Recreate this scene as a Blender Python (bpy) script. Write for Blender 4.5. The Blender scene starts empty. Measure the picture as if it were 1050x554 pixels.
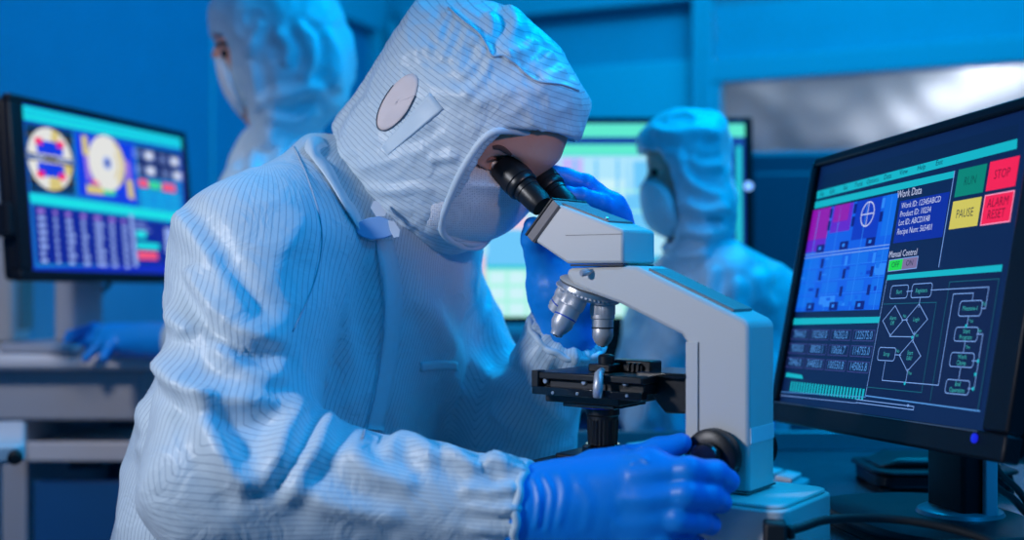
import bpy, bmesh, math, random
import numpy as np
from mathutils import Vector, Matrix, noise
from mathutils.bvhtree import BVHTree

random.seed(7)
SC = bpy.context.scene
COL = SC.collection
FPX, CX, CY, ZC = 1200.0, 525.0, 283.0, 1.06      # lens in pixels, principal point, camera height
TABLE = ZC - 0.28

def P(px, py, Y):                                  # point at depth Y seen at a pixel of the photograph
    return Vector(((px - CX) / FPX * Y, Y, ZC - (py - CY) / FPX * Y))

def L(c):                                          # sRGB 0-255 -> linear
    out = []
    for v in c[:3]:
        v /= 255.0
        out.append(v / 12.92 if v <= 0.04045 else ((v + 0.055) / 1.055) ** 2.4)
    return tuple(out) + (1.0,)

# ------------------------------------------------------------------ objects
def tag(o, label=None, cat=None, group=None, kind=None):
    if label: o['label'] = label
    if cat: o['category'] = cat
    if group: o['group'] = group
    if kind: o['kind'] = kind
    return o

def empty(name, loc, label, cat, rz=0.0, group=None):
    o = bpy.data.objects.new(name, None)
    o.empty_display_size = 0.05
    COL.objects.link(o)
    o.location = loc
    o.rotation_euler = (0, 0, rz)
    return tag(o, label, cat, group)

def wm(o):                                         # world matrix of an object before the scene is updated
    if o is None: return Matrix.Identity(4)
    b = Matrix.Translation(o.location) @ o.rotation_euler.to_matrix().to_4x4()
    if o.parent is None: return b
    return wm(o.parent) @ o.matrix_parent_inverse @ b

def link_mesh(name, me, mats, parent=None, smooth=None, bevel=None, world=False, label=None):
    o = bpy.data.objects.new(name, me)
    COL.objects.link(o)
    if not isinstance(mats, (list, tuple)): mats = [mats]
    for m in mats: me.materials.append(m)
    if parent is not None:
        o.parent = parent
        if world:                                  # vertices were given in world space
            o.matrix_parent_inverse = wm(parent).inverted()
    if smooth is not None:
        me.polygons.foreach_set('use_smooth', [True] * len(me.polygons))
        if smooth < 179: me.set_sharp_from_angle(angle=math.radians(smooth))
    if bevel:
        b = o.modifiers.new('bevel', 'BEVEL')
        b.width = bevel; b.segments = 2; b.limit_method = 'ANGLE'; b.angle_limit = math.radians(40)
        b.harden_normals = False
    if label: o['label'] = label
    return o

class MB:
    """collects shapes into one mesh"""
    def __init__(self, M=None):
        self.v = []; self.f = []; self.m = []; self.M = M or Matrix.Identity(4)
    def add(self, vs, fs, mi=0, M=None):
        M = self.M @ M if M is not None else self.M
        n = len(self.v)
        self.v += [tuple(M @ Vector(v)) for v in vs]
        self.f += [tuple(n + i for i in f) for f in fs]
        self.m += [mi] * len(fs)
        return self
    def box(self, c, s, mi=0, M=None):
        x, y, z = c; a, b, d = s[0] / 2, s[1] / 2, s[2] / 2
        vs = [(x - a, y - b, z - d), (x + a, y - b, z - d), (x + a, y + b, z - d), (x - a, y + b, z - d),
              (x - a, y - b, z + d), (x + a, y - b, z + d), (x + a, y + b, z + d), (x - a, y + b, z + d)]
        fs = [(0, 3, 2, 1), (4, 5, 6, 7), (0, 1, 5, 4), (1, 2, 6, 5), (2, 3, 7, 6), (3, 0, 4, 7)]
        return self.add(vs, fs, mi, M)
    def span(self, a, b, mi=0, M=None):
        c = [(p + q) / 2 for p, q in zip(a, b)]; s = [abs(q - p) for p, q in zip(a, b)]
        return self.box(c, s, mi, M)
    def prism(self, prof, y0, y1, mi=0, M=None):   # profile in x,z swept along y
        n = len(prof)
        area = sum(prof[i][0] * prof[(i + 1) % n][1] - prof[(i + 1) % n][0] * prof[i][1] for i in range(n))
        if area < 0: prof = prof[::-1]
        vs = [(x, y0, z) for x, z in prof] + [(x, y1, z) for x, z in prof]
        fs = [tuple(range(n)), tuple(range(2 * n - 1, n - 1, -1))]
        for i in range(n):
            j = (i + 1) % n
            fs.append((j, i, n + i, n + j))
        return self.add(vs, fs, mi, M)
    def slab(self, prof, z0, z1, mi=0, M=None):    # profile in x,y swept along z
        n = len(prof)
        area = sum(prof[i][0] * prof[(i + 1) % n][1] - prof[(i + 1) % n][0] * prof[i][1] for i in range(n))
        if area < 0: prof = prof[::-1]
        vs = [(x, y, z0) for x, y in prof] + [(x, y, z1) for x, y in prof]
        fs = [tuple(range(n - 1, -1, -1)), tuple(range(n, 2 * n))]
        for i in range(n):
            j = (i + 1) % n
            fs.append((i, j, n + j, n + i))
        return self.add(vs, fs, mi, M)
    def lathe(self, prof, o, d, seg=32, mi=0, ribs=0, rib=0.0, rib_rows=None):
        o = Vector(o); d = Vector(d).normalized()
        a = d.orthogonal().normalized(); b = d.cross(a)
        vs = []; fs = []; k = len(prof)
        for r_i, (r, h) in enumerate(prof):
            for j in range(seg):
                t = 2 * math.pi * j / seg
                rr = r
                if ribs and (rib_rows is None or r_i in rib_rows): rr = r * (1 - rib * (0.5 + 0.5 * math.cos(ribs * t)))
                vs.append(o + d * h + (a * math.cos(t) + b * math.sin(t)) * rr)
        for i in range(k - 1):
            for j in range(seg):
                j2 = (j + 1) % seg
                fs.append((i * seg + j, i * seg + j2, (i + 1) * seg + j2, (i + 1) * seg + j))
        fs.append(tuple(range(seg - 1, -1, -1)))
        fs.append(tuple((k - 1) * seg + j for j in range(seg)))
        return self.add([tuple(v) for v in vs], fs, mi)
    def tube(self, pts, r, n=8, mi=0, flat=1.0, closed=False):
        pts = [Vector(p) for p in pts]; vs = []; fs = []
        rs = r if isinstance(r, (list, tuple)) else [r] * len(pts)
        up = None; k = len(pts)
        for i, p in enumerate(pts):
            if closed: t = (pts[(i + 1) % k] - pts[i - 1]).normalized()
            else: t = (pts[min(i + 1, k - 1)] - pts[max(i - 1, 0)]).normalized()
            if up is None:
                up = Vector((0, 0, 1)) if abs(t.z) < 0.9 else Vector((1, 0, 0))
            up = (up - t * up.dot(t))
            if up.length < 1e-6: up = t.orthogonal()
            up.normalize()
            s = t.cross(up)
            for j in range(n):
                a = 2 * math.pi * j / n
                vs.append(tuple(p + (s * math.cos(a) + up * math.sin(a) * flat) * rs[i]))
        for i in range(k if closed else k - 1):
            i2 = (i + 1) % k
            for j in range(n):
                j2 = (j + 1) % n
                fs.append((i * n + j, i * n + j2, i2 * n + j2, i2 * n + j))
        if not closed:
            fs.append(tuple(range(n - 1, -1, -1)))
            fs.append(tuple((k - 1) * n + j for j in range(n)))
        return self.add(vs, fs, mi)
    def build(self, name, mats, parent=None, smooth=30, bevel=None, world=False, label=None):
        me = bpy.data.meshes.new(name)
        me.from_pydata(self.v, [], self.f)
        me.polygons.foreach_set('material_index', self.m)
        me.update()
        bm = bmesh.new(); bm.from_mesh(me)
        bmesh.ops.recalc_face_normals(bm, faces=bm.faces)
        bm.to_mesh(me); bm.free()
        return link_mesh(name, me, mats, parent, smooth, bevel, world, label)

def spline(pts, n=8, closed=False):
    """Catmull-Rom through the points"""
    pts = [np.array(p, float) for p in pts]; out = []; k = len(pts)
    for i in range(k if closed else k - 1):
        if closed: p0, p1, p2, p3 = pts[i - 1], pts[i], pts[(i + 1) % k], pts[(i + 2) % k]
        else: p0, p1, p2, p3 = pts[max(i - 1, 0)], pts[i], pts[i + 1], pts[min(i + 2, k - 1)]
        for j in range(n):
            t = j / n
            out.append(0.5 * (2 * p1 + (p2 - p0) * t + (2 * p0 - 5 * p1 + 4 * p2 - p3) * t * t + (3 * p1 - p0 - 3 * p2 + p3) * t ** 3))
    if not closed: out.append(pts[-1])
    return [tuple(p) for p in out]

def rrect(x0, y0, x1, y1, r, n=5):
    out = []
    for cx, cy, a0 in ((x1 - r, y1 - r, 0), (x0 + r, y1 - r, 90), (x0 + r, y0 + r, 180), (x1 - r, y0 + r, 270)):
        for i in range(n + 1):
            a = math.radians(a0 + 90 * i / n)
            out.append((cx + r * math.cos(a), cy + r * math.sin(a)))
    return out

# ------------------------------------------------------------------ implicit surfaces
class Vol:
    def __init__(self, lo, hi, h, frame=None):
        self.lo = np.array(lo, np.float32); self.h = h
        n = np.ceil((np.array(hi) - self.lo) / h).astype(int) + 1
        self.n = n
        self.x = (self.lo[0] + h * np.arange(n[0])).astype(np.float32)[:, None, None]
        self.y = (self.lo[1] + h * np.arange(n[1])).astype(np.float32)[None, :, None]
        self.z = (self.lo[2] + h * np.arange(n[2])).astype(np.float32)[None, None, :]
        self.F = np.full(tuple(n), 9.0, np.float32)
        self.frame = frame
    def cone(self, a, b, ra, rb, sq=None):
        a = np.array(a, np.float32); b = np.array(b, np.float32); d = b - a
        L2 = float(d @ d) + 1e-12
        px, py, pz = self.x - a[0], self.y - a[1], self.z - a[2]
        t = np.clip((px * d[0] + py * d[1] + pz * d[2]) / L2, 0, 1)
        q = (px - t * d[0]) ** 2 + (py - t * d[1]) ** 2 + (pz - t * d[2]) ** 2
        return np.sqrt(q) - (ra + (rb - ra) * t)
    def ball(self, c, r, R=None):
        c = np.array(c, np.float32); p = [self.x - c[0], self.y - c[1], self.z - c[2]]
        if R is None: R = np.eye(3)
        r = r if isinstance(r, (list, tuple)) else (r, r, r)
        k0 = 0; k1 = 0
        for i in range(3):
            q = p[0] * float(R[i][0]) + p[1] * float(R[i][1]) + p[2] * float(R[i][2])
            k0 = k0 + (q / r[i]) ** 2; k1 = k1 + (q / r[i] ** 2) ** 2
        k0 = np.sqrt(k0); k1 = np.sqrt(k1) + 1e-6
        return k0 * (k0 - 1) / k1
    def plane(self, p, n):
        return (self.x - p[0]) * n[0] + (self.y - p[1]) * n[1] + (self.z - p[2]) * n[2]
    def inflate(self, poly, R, T, yc=0.0):         # rounded solid over a profile in x,z
        d = -poly_sd(self.x[:, 0, 0], self.z[0, 0, :], poly)[:, None, :]
        e = np.maximum(R - d, 0)
        return np.sqrt(e ** 2 + ((self.y - yc) * (R / T)) ** 2) - R
    def polyz(self, poly):
        return poly_sd(self.x[:, 0, 0], self.z[0, 0, :], poly)[:, None, :] + 0 * self.y
    def add(self, G, k=0.0):
        self.F = smin(self.F, G, k)
    def mesh(self, smooth=2):
        V, Q = nets(self.F, self.lo, self.h)
        V = lap(V, Q, smooth)
        if self.frame is not None:
            Rm, o = self.frame                     # columns = axes in world
            V = V @ Rm.T + o
        return V, Q

def smin(a, b, k):
    if k <= 0: return np.minimum(a, b)
    h = np.maximum(k - np.abs(a - b), 0) / k
    return np.minimum(a, b) - h * h * (k / 4)
def smax(a, b, k):
    return -smin(-a, -b, k)

def poly_sd(xs, zs, poly):
    X, Z = np.meshgrid(xs, zs, indexing='ij')
    poly = np.array(poly, float); n = len(poly)
    d = np.full(X.shape, 1e9); ins = np.zeros(X.shape, bool)
    for i in range(n):
        a = poly[i]; b = poly[(i + 1) % n]; e = b - a
        wx, wz = X - a[0], Z - a[1]
        t = np.clip((wx * e[0] + wz * e[1]) / (e @ e + 1e-15), 0, 1)
        d = np.minimum(d, (wx - e[0] * t) ** 2 + (wz - e[1] * t) ** 2)
        c = (a[1] > Z) != (b[1] > Z)
        with np.errstate(divide='ignore', invalid='ignore'):
            xi = (b[0] - a[0]) * (Z - a[1]) / (b[1] - a[1] + 1e-15) + a[0]
        ins ^= c & (X < xi)
    d = np.sqrt(d)
    return np.where(ins, -d, d).astype(np.float32)

def nets(F, lo, h):
    s = F < 0
    c = s[:-1, :-1, :-1].astype(np.int8)
    tot = np.zeros(c.shape, np.int8)
    for i in (0, 1):
        for j in (0, 1):
            for k in (0, 1):
                tot += s[i:F.shape[0] - 1 + i, j:F.shape[1] - 1 + j, k:F.shape[2] - 1 + k]
    act = (tot > 0) & (tot < 8)
    idx = np.argwhere(act)
    lut = np.full(act.shape, -1, np.int64); lut[act] = np.arange(len(idx))
    acc = np.zeros((len(idx), 3)); cnt = np.zeros(len(idx))
    corners = [(i, j, k) for i in (0, 1) for j in (0, 1) for k in (0, 1)]
    for a in corners:
        for ax in range(3):
            if a[ax]: continue
            b = list(a); b[ax] = 1
            fa = F[idx[:, 0] + a[0], idx[:, 1] + a[1], idx[:, 2] + a[2]].astype(float)
            fb = F[idx[:, 0] + b[0], idx[:, 1] + b[1], idx[:, 2] + b[2]].astype(float)
            m = (fa < 0) != (fb < 0)
            t = np.where(m, fa / np.where(m, fa - fb, 1), 0)
            p = np.zeros((len(idx), 3)) + np.array(a, float); p[:, ax] += t
            acc[m] += p[m]; cnt[m] += 1
    V = (idx + acc / cnt[:, None]) * h + lo
    quads = []
    for ax in range(3):
        u, v = [(1, 2), (2, 0), (0, 1)][ax]
        sl0 = [slice(None)] * 3; sl1 = [slice(None)] * 3
        sl0[ax] = slice(0, -1); sl1[ax] = slice(1, None)
        a = s[tuple(sl0)]; b = s[tuple(sl1)]
        e = np.argwhere(a != b)
        e = e[(e[:, u] > 0) & (e[:, v] > 0) & (e[:, u] < F.shape[u] - 1) & (e[:, v] < F.shape[v] - 1)]
        def cell(du, dv):
            q = e.copy(); q[:, u] -= du; q[:, v] -= dv
            return lut[q[:, 0], q[:, 1], q[:, 2]]
        q = np.stack([cell(1, 1), cell(0, 1), cell(0, 0), cell(1, 0)], 1)
        flip = ~a[e[:, 0], e[:, 1], e[:, 2]]
        q[flip] = q[flip][:, ::-1]
        quads.append(q)
    Q = np.concatenate(quads)
    Q = Q[(Q >= 0).all(1)]
    return V, Q

def lap(V, Q, it=2, lam=0.5):
    E = np.concatenate([Q[:, [0, 1]], Q[:, [1, 2]], Q[:, [2, 3]], Q[:, [3, 0]]])
    n = len(V); deg = np.bincount(E.ravel(), minlength=n).astype(float); deg[deg == 0] = 1
    for _ in range(it):
        N = np.zeros_like(V)
        for k in range(3):
            N[:, k] = np.bincount(E[:, 0], V[E[:, 1], k], n) + np.bincount(E[:, 1], V[E[:, 0], k], n)
        V = V + lam * (N / deg[:, None] - V)
    return V

def normals(V, Q):
    n = np.cross(V[Q[:, 2]] - V[Q[:, 0]], V[Q[:, 3]] - V[Q[:, 1]])
    N = np.zeros_like(V)
    for c in range(4):
        for k in range(3):
            N[:, k] += np.bincount(Q[:, c], n[:, k], len(V))
    return N / (np.linalg.norm(N, axis=1)[:, None] + 1e-12)

def np_mesh(name, V, Q, mats, parent=None, attrs=None, world=True, label=None):
    me = bpy.data.meshes.new(name)
    me.vertices.add(len(V)); me.vertices.foreach_set('co', np.asarray(V, np.float32).ravel())
    me.loops.add(Q.size); me.loops.foreach_set('vertex_index', Q.astype(np.int32).ravel())
    me.polygons.add(len(Q))
    me.polygons.foreach_set('loop_start', np.arange(0, Q.size, 4, dtype=np.int32))
    me.polygons.foreach_set('loop_total', np.full(len(Q), 4, np.int32))
    me.update(calc_edges=True); me.validate()
    for k, a in (attrs or {}).items():
        at = me.attributes.new(k, 'FLOAT', 'POINT')
        at.data.foreach_set('value', np.asarray(a, np.float32))
    return link_mesh(name, me, mats, parent, 180, None, world, label)

def pix(V):
    return np.stack([CX + FPX * V[:, 0] / V[:, 1], CY - FPX * (V[:, 2] - ZC) / V[:, 1]], 1)

def seg_dist(p, path):
    """distance, signed side and position along a pixel polyline"""
    best = np.full(len(p), 1e9); side = np.zeros(len(p)); pos = np.zeros(len(p)); path = np.array(path, float)
    n = len(path) - 1
    for i in range(n):
        a = path[i]; e = path[i + 1] - a; w = p - a
        t = np.clip((w @ e) / (e @ e + 1e-9), 0, 1)
        q = w - t[:, None] * e
        d = np.hypot(q[:, 0], q[:, 1]); m = d < best
        best[m] = d[m]; side[m] = (e[0] * w[:, 1] - e[1] * w[:, 0])[m]; pos[m] = ((i + t) / n)[m]
    return best, np.sign(side), pos

def folds(V, Q, items, sel=None):
    """raise soft cloth ridges along lines on the side of the garment that faces the lens"""
    N = normals(V, Q); p = pix(V)
    cam = np.array([0, 0, ZC]); view = cam - V; view /= np.linalg.norm(view, axis=1)[:, None]
    face = np.clip((np.sum(N * view, 1) + 0.05) / 0.3, 0, 1)
    D = np.zeros(len(V))
    for path, amp, w, skew in items:
        path = spline(path, 6)
        d, s, pos = seg_dist(p, path)
        taper = np.clip(np.minimum(pos, 1 - pos) / 0.18, 0, 1); taper = taper * taper * (3 - 2 * taper)
        ww = w * np.where(s > 0, 1 + skew, 1 - skew)
        prof = np.exp(-(d / ww) ** 2) - 0.35 * np.exp(-((d - 2.0 * ww) / (1.1 * ww)) ** 2)
        D += amp * prof * taper
    D *= face
    if sel is not None: D *= sel
    return V + N * D[:, None]

def nz(V, scale, seed, stretch=(1, 1, 1)):
    S = np.array(stretch) * scale
    W = V * S + seed * 7.31
    return np.array([noise.noise(Vector(w)) for w in W])

def ruffle(V, Q, amp, scale, seed, stretch=(1, 1, 1)):
    n = nz(V, scale, seed, stretch)
    r = (1 - np.abs(n) * 2.2)                       # ridges where the noise crosses zero
    r = np.clip(r, -0.5, 1) - 0.35
    return V + normals(V, Q) * (amp * r)[:, None]

def bvh_of(V, Q):
    return BVHTree.FromPolygons([tuple(v) for v in V], [tuple(int(i) for i in q) for q in Q])

def cast(bv, px, py):
    d = P(px, py, 1.0) - Vector((0, 0, ZC))
    d.normalize()
    h = bv.ray_cast(Vector((0, 0, ZC)), d)
    return h[0], h[1]

def on_cloth(bv, path, lift=0.0, n=6, closed=False):
    out = []
    for q in spline(path, n, closed):
        a, nn = cast(bv, q[0], q[1])
        if a is not None: out.append(a + nn * lift)
    return out

def patch(bv, rows, lift=0.0015, thick=0.0015, nu=14):
    """a sewn-on strip: rows of (px,py) polylines across, laid on the garment"""
    g = []
    for row in rows:
        r = spline(row, nu)
        g.append(r)
    m = MB(); nr = len(g); nc = min(len(r) for r in g)
    top = []; bot = []
    last = None
    for r in g:
        for q in r[:nc]:
            a, nn = cast(bv, q[0], q[1])
            if a is None or (last is not None and abs(a.y - last[0].y) > 0.08): a, nn = last
            last = (a, nn)
            top.append(tuple(a + nn * (lift + thick))); bot.append(tuple(a + nn * lift * -1.0))
    fs = []; k = nr * nc
    for i in range(nr - 1):
        for j in range(nc - 1):
            a, b, c, d = i * nc + j, i * nc + j + 1, (i + 1) * nc + j + 1, (i + 1) * nc + j
            fs.append((a, b, c, d)); fs.append((k + d, k + c, k + b, k + a))
    edge = [j for j in range(nc)] + [i * nc + nc - 1 for i in range(1, nr)] + [(nr - 1) * nc + j for j in range(nc - 2, -1, -1)] + [i * nc for i in range(nr - 2, 0, -1)]
    for a, b in zip(edge, edge[1:] + edge[:1]): fs.append((b, a, k + a, k + b))
    m.add(top + bot, fs)
    return m

def blend_rows(a, b, n):
    a = np.array(a, float); b = np.array(b, float)
    return [[tuple(p) for p in a + (b - a) * t] for t in np.linspace(0, 1, n)]

# ------------------------------------------------------------------ materials
def mat(name, c, rough=0.5, metal=0.0, spec=0.5, bump=None, emit=None, es=1.0, trans=0.0, vary=0.0, coat=0.0, alpha=None, sss=0.0):
    m = bpy.data.materials.new(name); m.use_nodes = True
    nt = m.node_tree; b = nt.nodes['Principled BSDF']
    col = L(c)
    b.inputs['Base Color'].default_value = col
    b.inputs['Roughness'].default_value = rough; b.inputs['Metallic'].default_value = metal
    b.inputs['Specular IOR Level'].default_value = spec
    b.inputs['Transmission Weight'].default_value = trans
    b.inputs['Coat Weight'].default_value = coat
    if sss:
        b.inputs['Subsurface Weight'].default_value = sss
        b.inputs['Subsurface Radius'].default_value = (0.01, 0.004, 0.002)
    if alpha is not None: b.inputs['Alpha'].default_value = alpha
    if emit is not None:
        b.inputs['Emission Color'].default_value = L(emit); b.inputs['Emission Strength'].default_value = es
    if vary or bump:
        tc = nt.nodes.new('ShaderNodeTexCoord')
        if vary:
            n = nt.nodes.new('ShaderNodeTexNoise'); n.inputs['Scale'].default_value = 9; n.inputs['Detail'].default_value = 4
            nt.links.new(tc.outputs['Object'], n.inputs['Vector'])
            r = nt.nodes.new('ShaderNodeValToRGB')
            r.color_ramp.elements[0].position = 0.3; r.color_ramp.elements[1].position = 0.7
            r.color_ramp.elements[0].color = tuple(v * (1 - vary) for v in col[:3]) + (1,)
            r.color_ramp.elements[1].color = tuple(min(1, v * (1 + vary)) for v in col[:3]) + (1,)
            nt.links.new(n.outputs['Fac'], r.inputs['Fac']); nt.links.new(r.outputs['Color'], b.inputs['Base Color'])
        if bump:
            sc, st = bump
            n = nt.nodes.new('ShaderNodeTexNoise'); n.inputs['Scale'].default_value = sc; n.inputs['Detail'].default_value = 5
            nt.links.new(tc.outputs['Object'], n.inputs['Vector'])
            bp = nt.nodes.new('ShaderNodeBump'); bp.inputs['Strength'].default_value = st; bp.inputs['Distance'].default_value = 0.003
            nt.links.new(n.outputs['Fac'], bp.inputs['Height']); nt.links.new(bp.outputs['Normal'], b.inputs['Normal'])
    return m

def cloth(name, c, line, pitch=0.0062, rough=0.43, bump=(26, 0.35), width=0.16, fine=(140, 0.06), period=None):
    """clean-room polyester: thin grey conductive threads woven in at an even pitch"""
    m = bpy.data.materials.new(name); m.use_nodes = True
    nt = m.node_tree; b = nt.nodes['Principled BSDF']; N = nt.nodes.new; K = nt.links.new
    at = N('ShaderNodeAttribute'); at.attribute_name = 'stripe'
    mul = N('ShaderNodeMath'); mul.operation = 'MULTIPLY'; mul.inputs[1].default_value = 1 / pitch
    K(at.outputs['Fac'], mul.inputs[0])
    fr = N('ShaderNodeMath'); fr.operation = 'PINGPONG'; fr.inputs[1].default_value = 0.5
    K(mul.outputs[0], fr.inputs[0])
    rp = N('ShaderNodeValToRGB')
    rp.color_ramp.elements[0].position = width * 0.5; rp.color_ramp.elements[1].position = width * 0.5 + 0.10
    rp.color_ramp.elements[0].color = L(line); rp.color_ramp.elements[1].color = L(c)
    K(fr.outputs[0], rp.inputs['Fac']); K(rp.outputs['Color'], b.inputs['Base Color'])
    b.inputs['Roughness'].default_value = rough
    b.inputs['Specular IOR Level'].default_value = 0.42
    b.inputs['Sheen Weight'].default_value = 0.15
    tc = N('ShaderNodeTexCoord')
    n1 = N('ShaderNodeTexNoise'); n1.inputs['Scale'].default_value = bump[0]; n1.inputs['Detail'].default_value = 3; n1.inputs['Distortion'].default_value = 1.2
    n2 = N('ShaderNodeTexNoise'); n2.inputs['Scale'].default_value = fine[0]; n2.inputs['Detail'].default_value = 2
    K(tc.outputs['Object'], n1.inputs['Vector']); K(tc.outputs['Object'], n2.inputs['Vector'])
    b1 = N('ShaderNodeBump'); b1.inputs['Strength'].default_value = bump[1]; b1.inputs['Distance'].default_value = 0.01
    b2 = N('ShaderNodeBump'); b2.inputs['Strength'].default_value = fine[1]; b2.inputs['Distance'].default_value = 0.004
    K(n1.outputs['Fac'], b1.inputs['Height']); K(n2.outputs['Fac'], b2.inputs['Height'])
    K(b1.outputs['Normal'], b2.inputs['Normal']); K(b2.outputs['Normal'], b.inputs['Normal'])
    return m

M = {}
M['suit'] = cloth('suit_cloth', (206, 222, 232), (166, 184, 199), pitch=0.0056, width=0.06)
M['suit_back'] = cloth('suit_cloth_plain', (204, 222, 232), (194, 214, 226), bump=(14, 0.5))
M['suit_trim'] = mat('suit_trim', (204, 221, 232), 0.5, bump=(120, 0.1))
M['window_edge'] = mat('window_edge_thread', (84, 96, 112), 0.6)
M['thread'] = mat('seam_thread', (170, 186, 204), 0.6)
M['mesh_window'] = mat('ear_mesh_fabric', (238, 222, 220), 0.6, bump=(900, 0.4))
M['tab_white'] = mat('white_label_cloth', (240, 240, 244), 0.6)
M['brow'] = mat('brown_eyebrow', (104, 74, 66), 0.7)
M['glove'] = mat('blue_nitrile', (8, 140, 232), 0.42, spec=0.45, bump=(60, 0.18))
M['skin'] = mat('skin', (226, 164, 144), 0.5, bump=(220, 0.12), sss=0.1)
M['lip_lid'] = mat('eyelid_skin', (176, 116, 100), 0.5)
M['hair'] = mat('dark_brown_hair', (52, 34, 30), 0.6)
M['eye_white'] = mat('eye_white', (225, 222, 222), 0.25)
M['iris'] = mat('dark_iris', (36, 24, 20), 0.2)
def mask_mat():
    m = mat('mask_fabric', (232, 234, 238), 0.65)
    nt = m.node_tree; b = nt.nodes['Principled BSDF']
    tc = nt.nodes.new('ShaderNodeTexCoord'); v = nt.nodes.new('ShaderNodeTexVoronoi'); v.inputs['Scale'].default_value = 420
    v.inputs['Randomness'].default_value = 0.15
    nt.links.new(tc.outputs['Object'], v.inputs['Vector'])
    r = nt.nodes.new('ShaderNodeValToRGB'); r.color_ramp.elements[0].position = 0.15; r.color_ramp.elements[1].position = 0.45
    r.color_ramp.elements[0].color = L((196, 198, 208)); r.color_ramp.elements[1].color = L((236, 238, 242))
    nt.links.new(v.outputs['Distance'], r.inputs['Fac']); nt.links.new(r.outputs['Color'], b.inputs['Base Color'])
    bp = nt.nodes.new('ShaderNodeBump'); bp.inputs['Strength'].default_value = 0.35; bp.inputs['Distance'].default_value = 0.002
    nt.links.new(v.outputs['Distance'], bp.inputs['Height']); nt.links.new(bp.outputs['Normal'], b.inputs['Normal'])
    return m
M['mask'] = mask_mat()
M['enamel'] = mat('cream_enamel', (214, 212, 208), 0.42, bump=(400, 0.04))
M['enamel_dark'] = mat('grey_enamel', (128, 122, 122), 0.45)
M['groove'] = mat('dark_joint', (50, 52, 58), 0.6)
M['black'] = mat('satin_black', (20, 20, 22), 0.38, bump=(300, 0.05))
M['black_gloss'] = mat('gloss_black', (16, 15, 16), 0.18, coat=0.4)
M['rubber'] = mat('black_rubber', (18, 18, 20), 0.6)
M['chrome'] = mat('brushed_chrome', (208, 209, 214), 0.28, metal=0.75, bump=(500, 0.05))
M['alu'] = mat('satin_aluminium', (206, 204, 206), 0.4, metal=0.45)
M['glass_tip'] = mat('lens_glass', (20, 26, 40), 0.05, coat=1.0)
M['blue_band'] = mat('blue_ring_paint', (40, 90, 200), 0.4)
M['blue_filter'] = mat('blue_filter_glass', (10, 60, 240), 0.15, coat=0.5)
M['bezel'] = mat('dark_monitor_plastic', (10, 13, 22), 0.45, spec=0.28, bump=(500, 0.04))
M['bezel_edge'] = mat('grey_bezel_edge', (120, 124, 134), 0.35, metal=0.5)
M['bezel_grey'] = mat('grey_stand_plastic', (160, 166, 180), 0.5)
M['wall'] = mat('blue_wall_paint', (70, 140, 176), 0.6, vary=0.03)
M['wall_right'] = mat('pale_blue_partition', (120, 180, 200), 0.5, vary=0.03)
M['panel_cyan'] = mat('cyan_glazing_film', (120, 214, 226), 0.35)
M['frame'] = mat('painted_frame', (150, 190, 206), 0.4)
M['frame_dark'] = mat('dark_frame_gasket', (60, 100, 128), 0.5)
M['floor'] = mat('blue_grey_vinyl', (90, 110, 130), 0.4, vary=0.08)
M['steel_top'] = mat('brushed_steel_bench', (140, 146, 156), 0.25, metal=0.9, bump=(160, 0.03), vary=0.04)
M['steel_leg'] = mat('steel_leg', (150, 156, 166), 0.4, metal=0.8)
M['bench_grey'] = mat('grey_laminate', (170, 172, 182), 0.5)
M['bench_light'] = mat('light_grey_worktop', (208, 206, 212), 0.45)
M['cabinet_blue'] = mat('dark_blue_cabinet', (40, 80, 104), 0.55, vary=0.04)
M['cabinet_door'] = mat('blue_cabinet_front', (24, 92, 150), 0.5, vary=0.04)
M['foil'] = mat('crumpled_silver_sheet', (205, 205, 212), 0.5, metal=0.6, bump=(5, 0.2))
M['pane'] = mat('clear_pane', (235, 245, 250), 0.02, trans=1.0)
M['pane'].node_tree.nodes['Principled BSDF'].inputs['IOR'].default_value = 1.05
M['led_blue'] = mat('blue_power_light', (10, 20, 120), 0.3, emit=(30, 40, 255), es=0.6)

def scr(name, c, s=1.0):
    m = bpy.data.materials.new('screen_' + name); m.use_nodes = True
    b = m.node_tree.nodes['Principled BSDF']
    b.inputs['Base Color'].default_value = (0.004, 0.004, 0.006, 1); b.inputs['Roughness'].default_value = 0.35
    b.inputs['Specular IOR Level'].default_value = 0.25
    b.inputs['Emission Color'].default_value = L(c); b.inputs['Emission Strength'].default_value = s
    return m

# ------------------------------------------------------------------ camera
cd = bpy.data.cameras.new('camera'); cam = bpy.data.objects.new('camera', cd); COL.objects.link(cam)
cam.location = (0, 0, ZC); cam.rotation_euler = (math.radians(90), 0, 0)
cd.sensor_width = 36; cd.lens = FPX * 36 / 1050; cd.shift_y = (CY - 277) / 1050
cd.clip_start = 0.05; cd.clip_end = 50
cd.dof.use_dof = True; cd.dof.focus_distance = 1.24; cd.dof.aperture_fstop = 2.4
SC.camera = cam

# ------------------------------------------------------------------ frames
def unit2(x, y):
    n = math.hypot(x, y); return Vector((x / n, y / n, 0))
EX = unit2(0.809, -0.588)      # the operator's forward = the microscope's back
EY = unit2(0.588, 0.809)       # away from the lens, the operator's left
def plane_xz(px, py, lat, O):
    """local x,z on the vertical plane at lateral offset lat of a frame at O (EX, EY, Z)"""
    k = (px - CX) / FPX
    x = (k * (O.y + EY.y * lat) - O.x - EY.x * lat) / (EX.x - k * EX.y)
    Y = O.y + EY.y * lat + EX.y * x
    return x, ZC - (py - CY) / FPX * Y - O.z
YAW = math.atan2(EX.y, EX.x)
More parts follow.
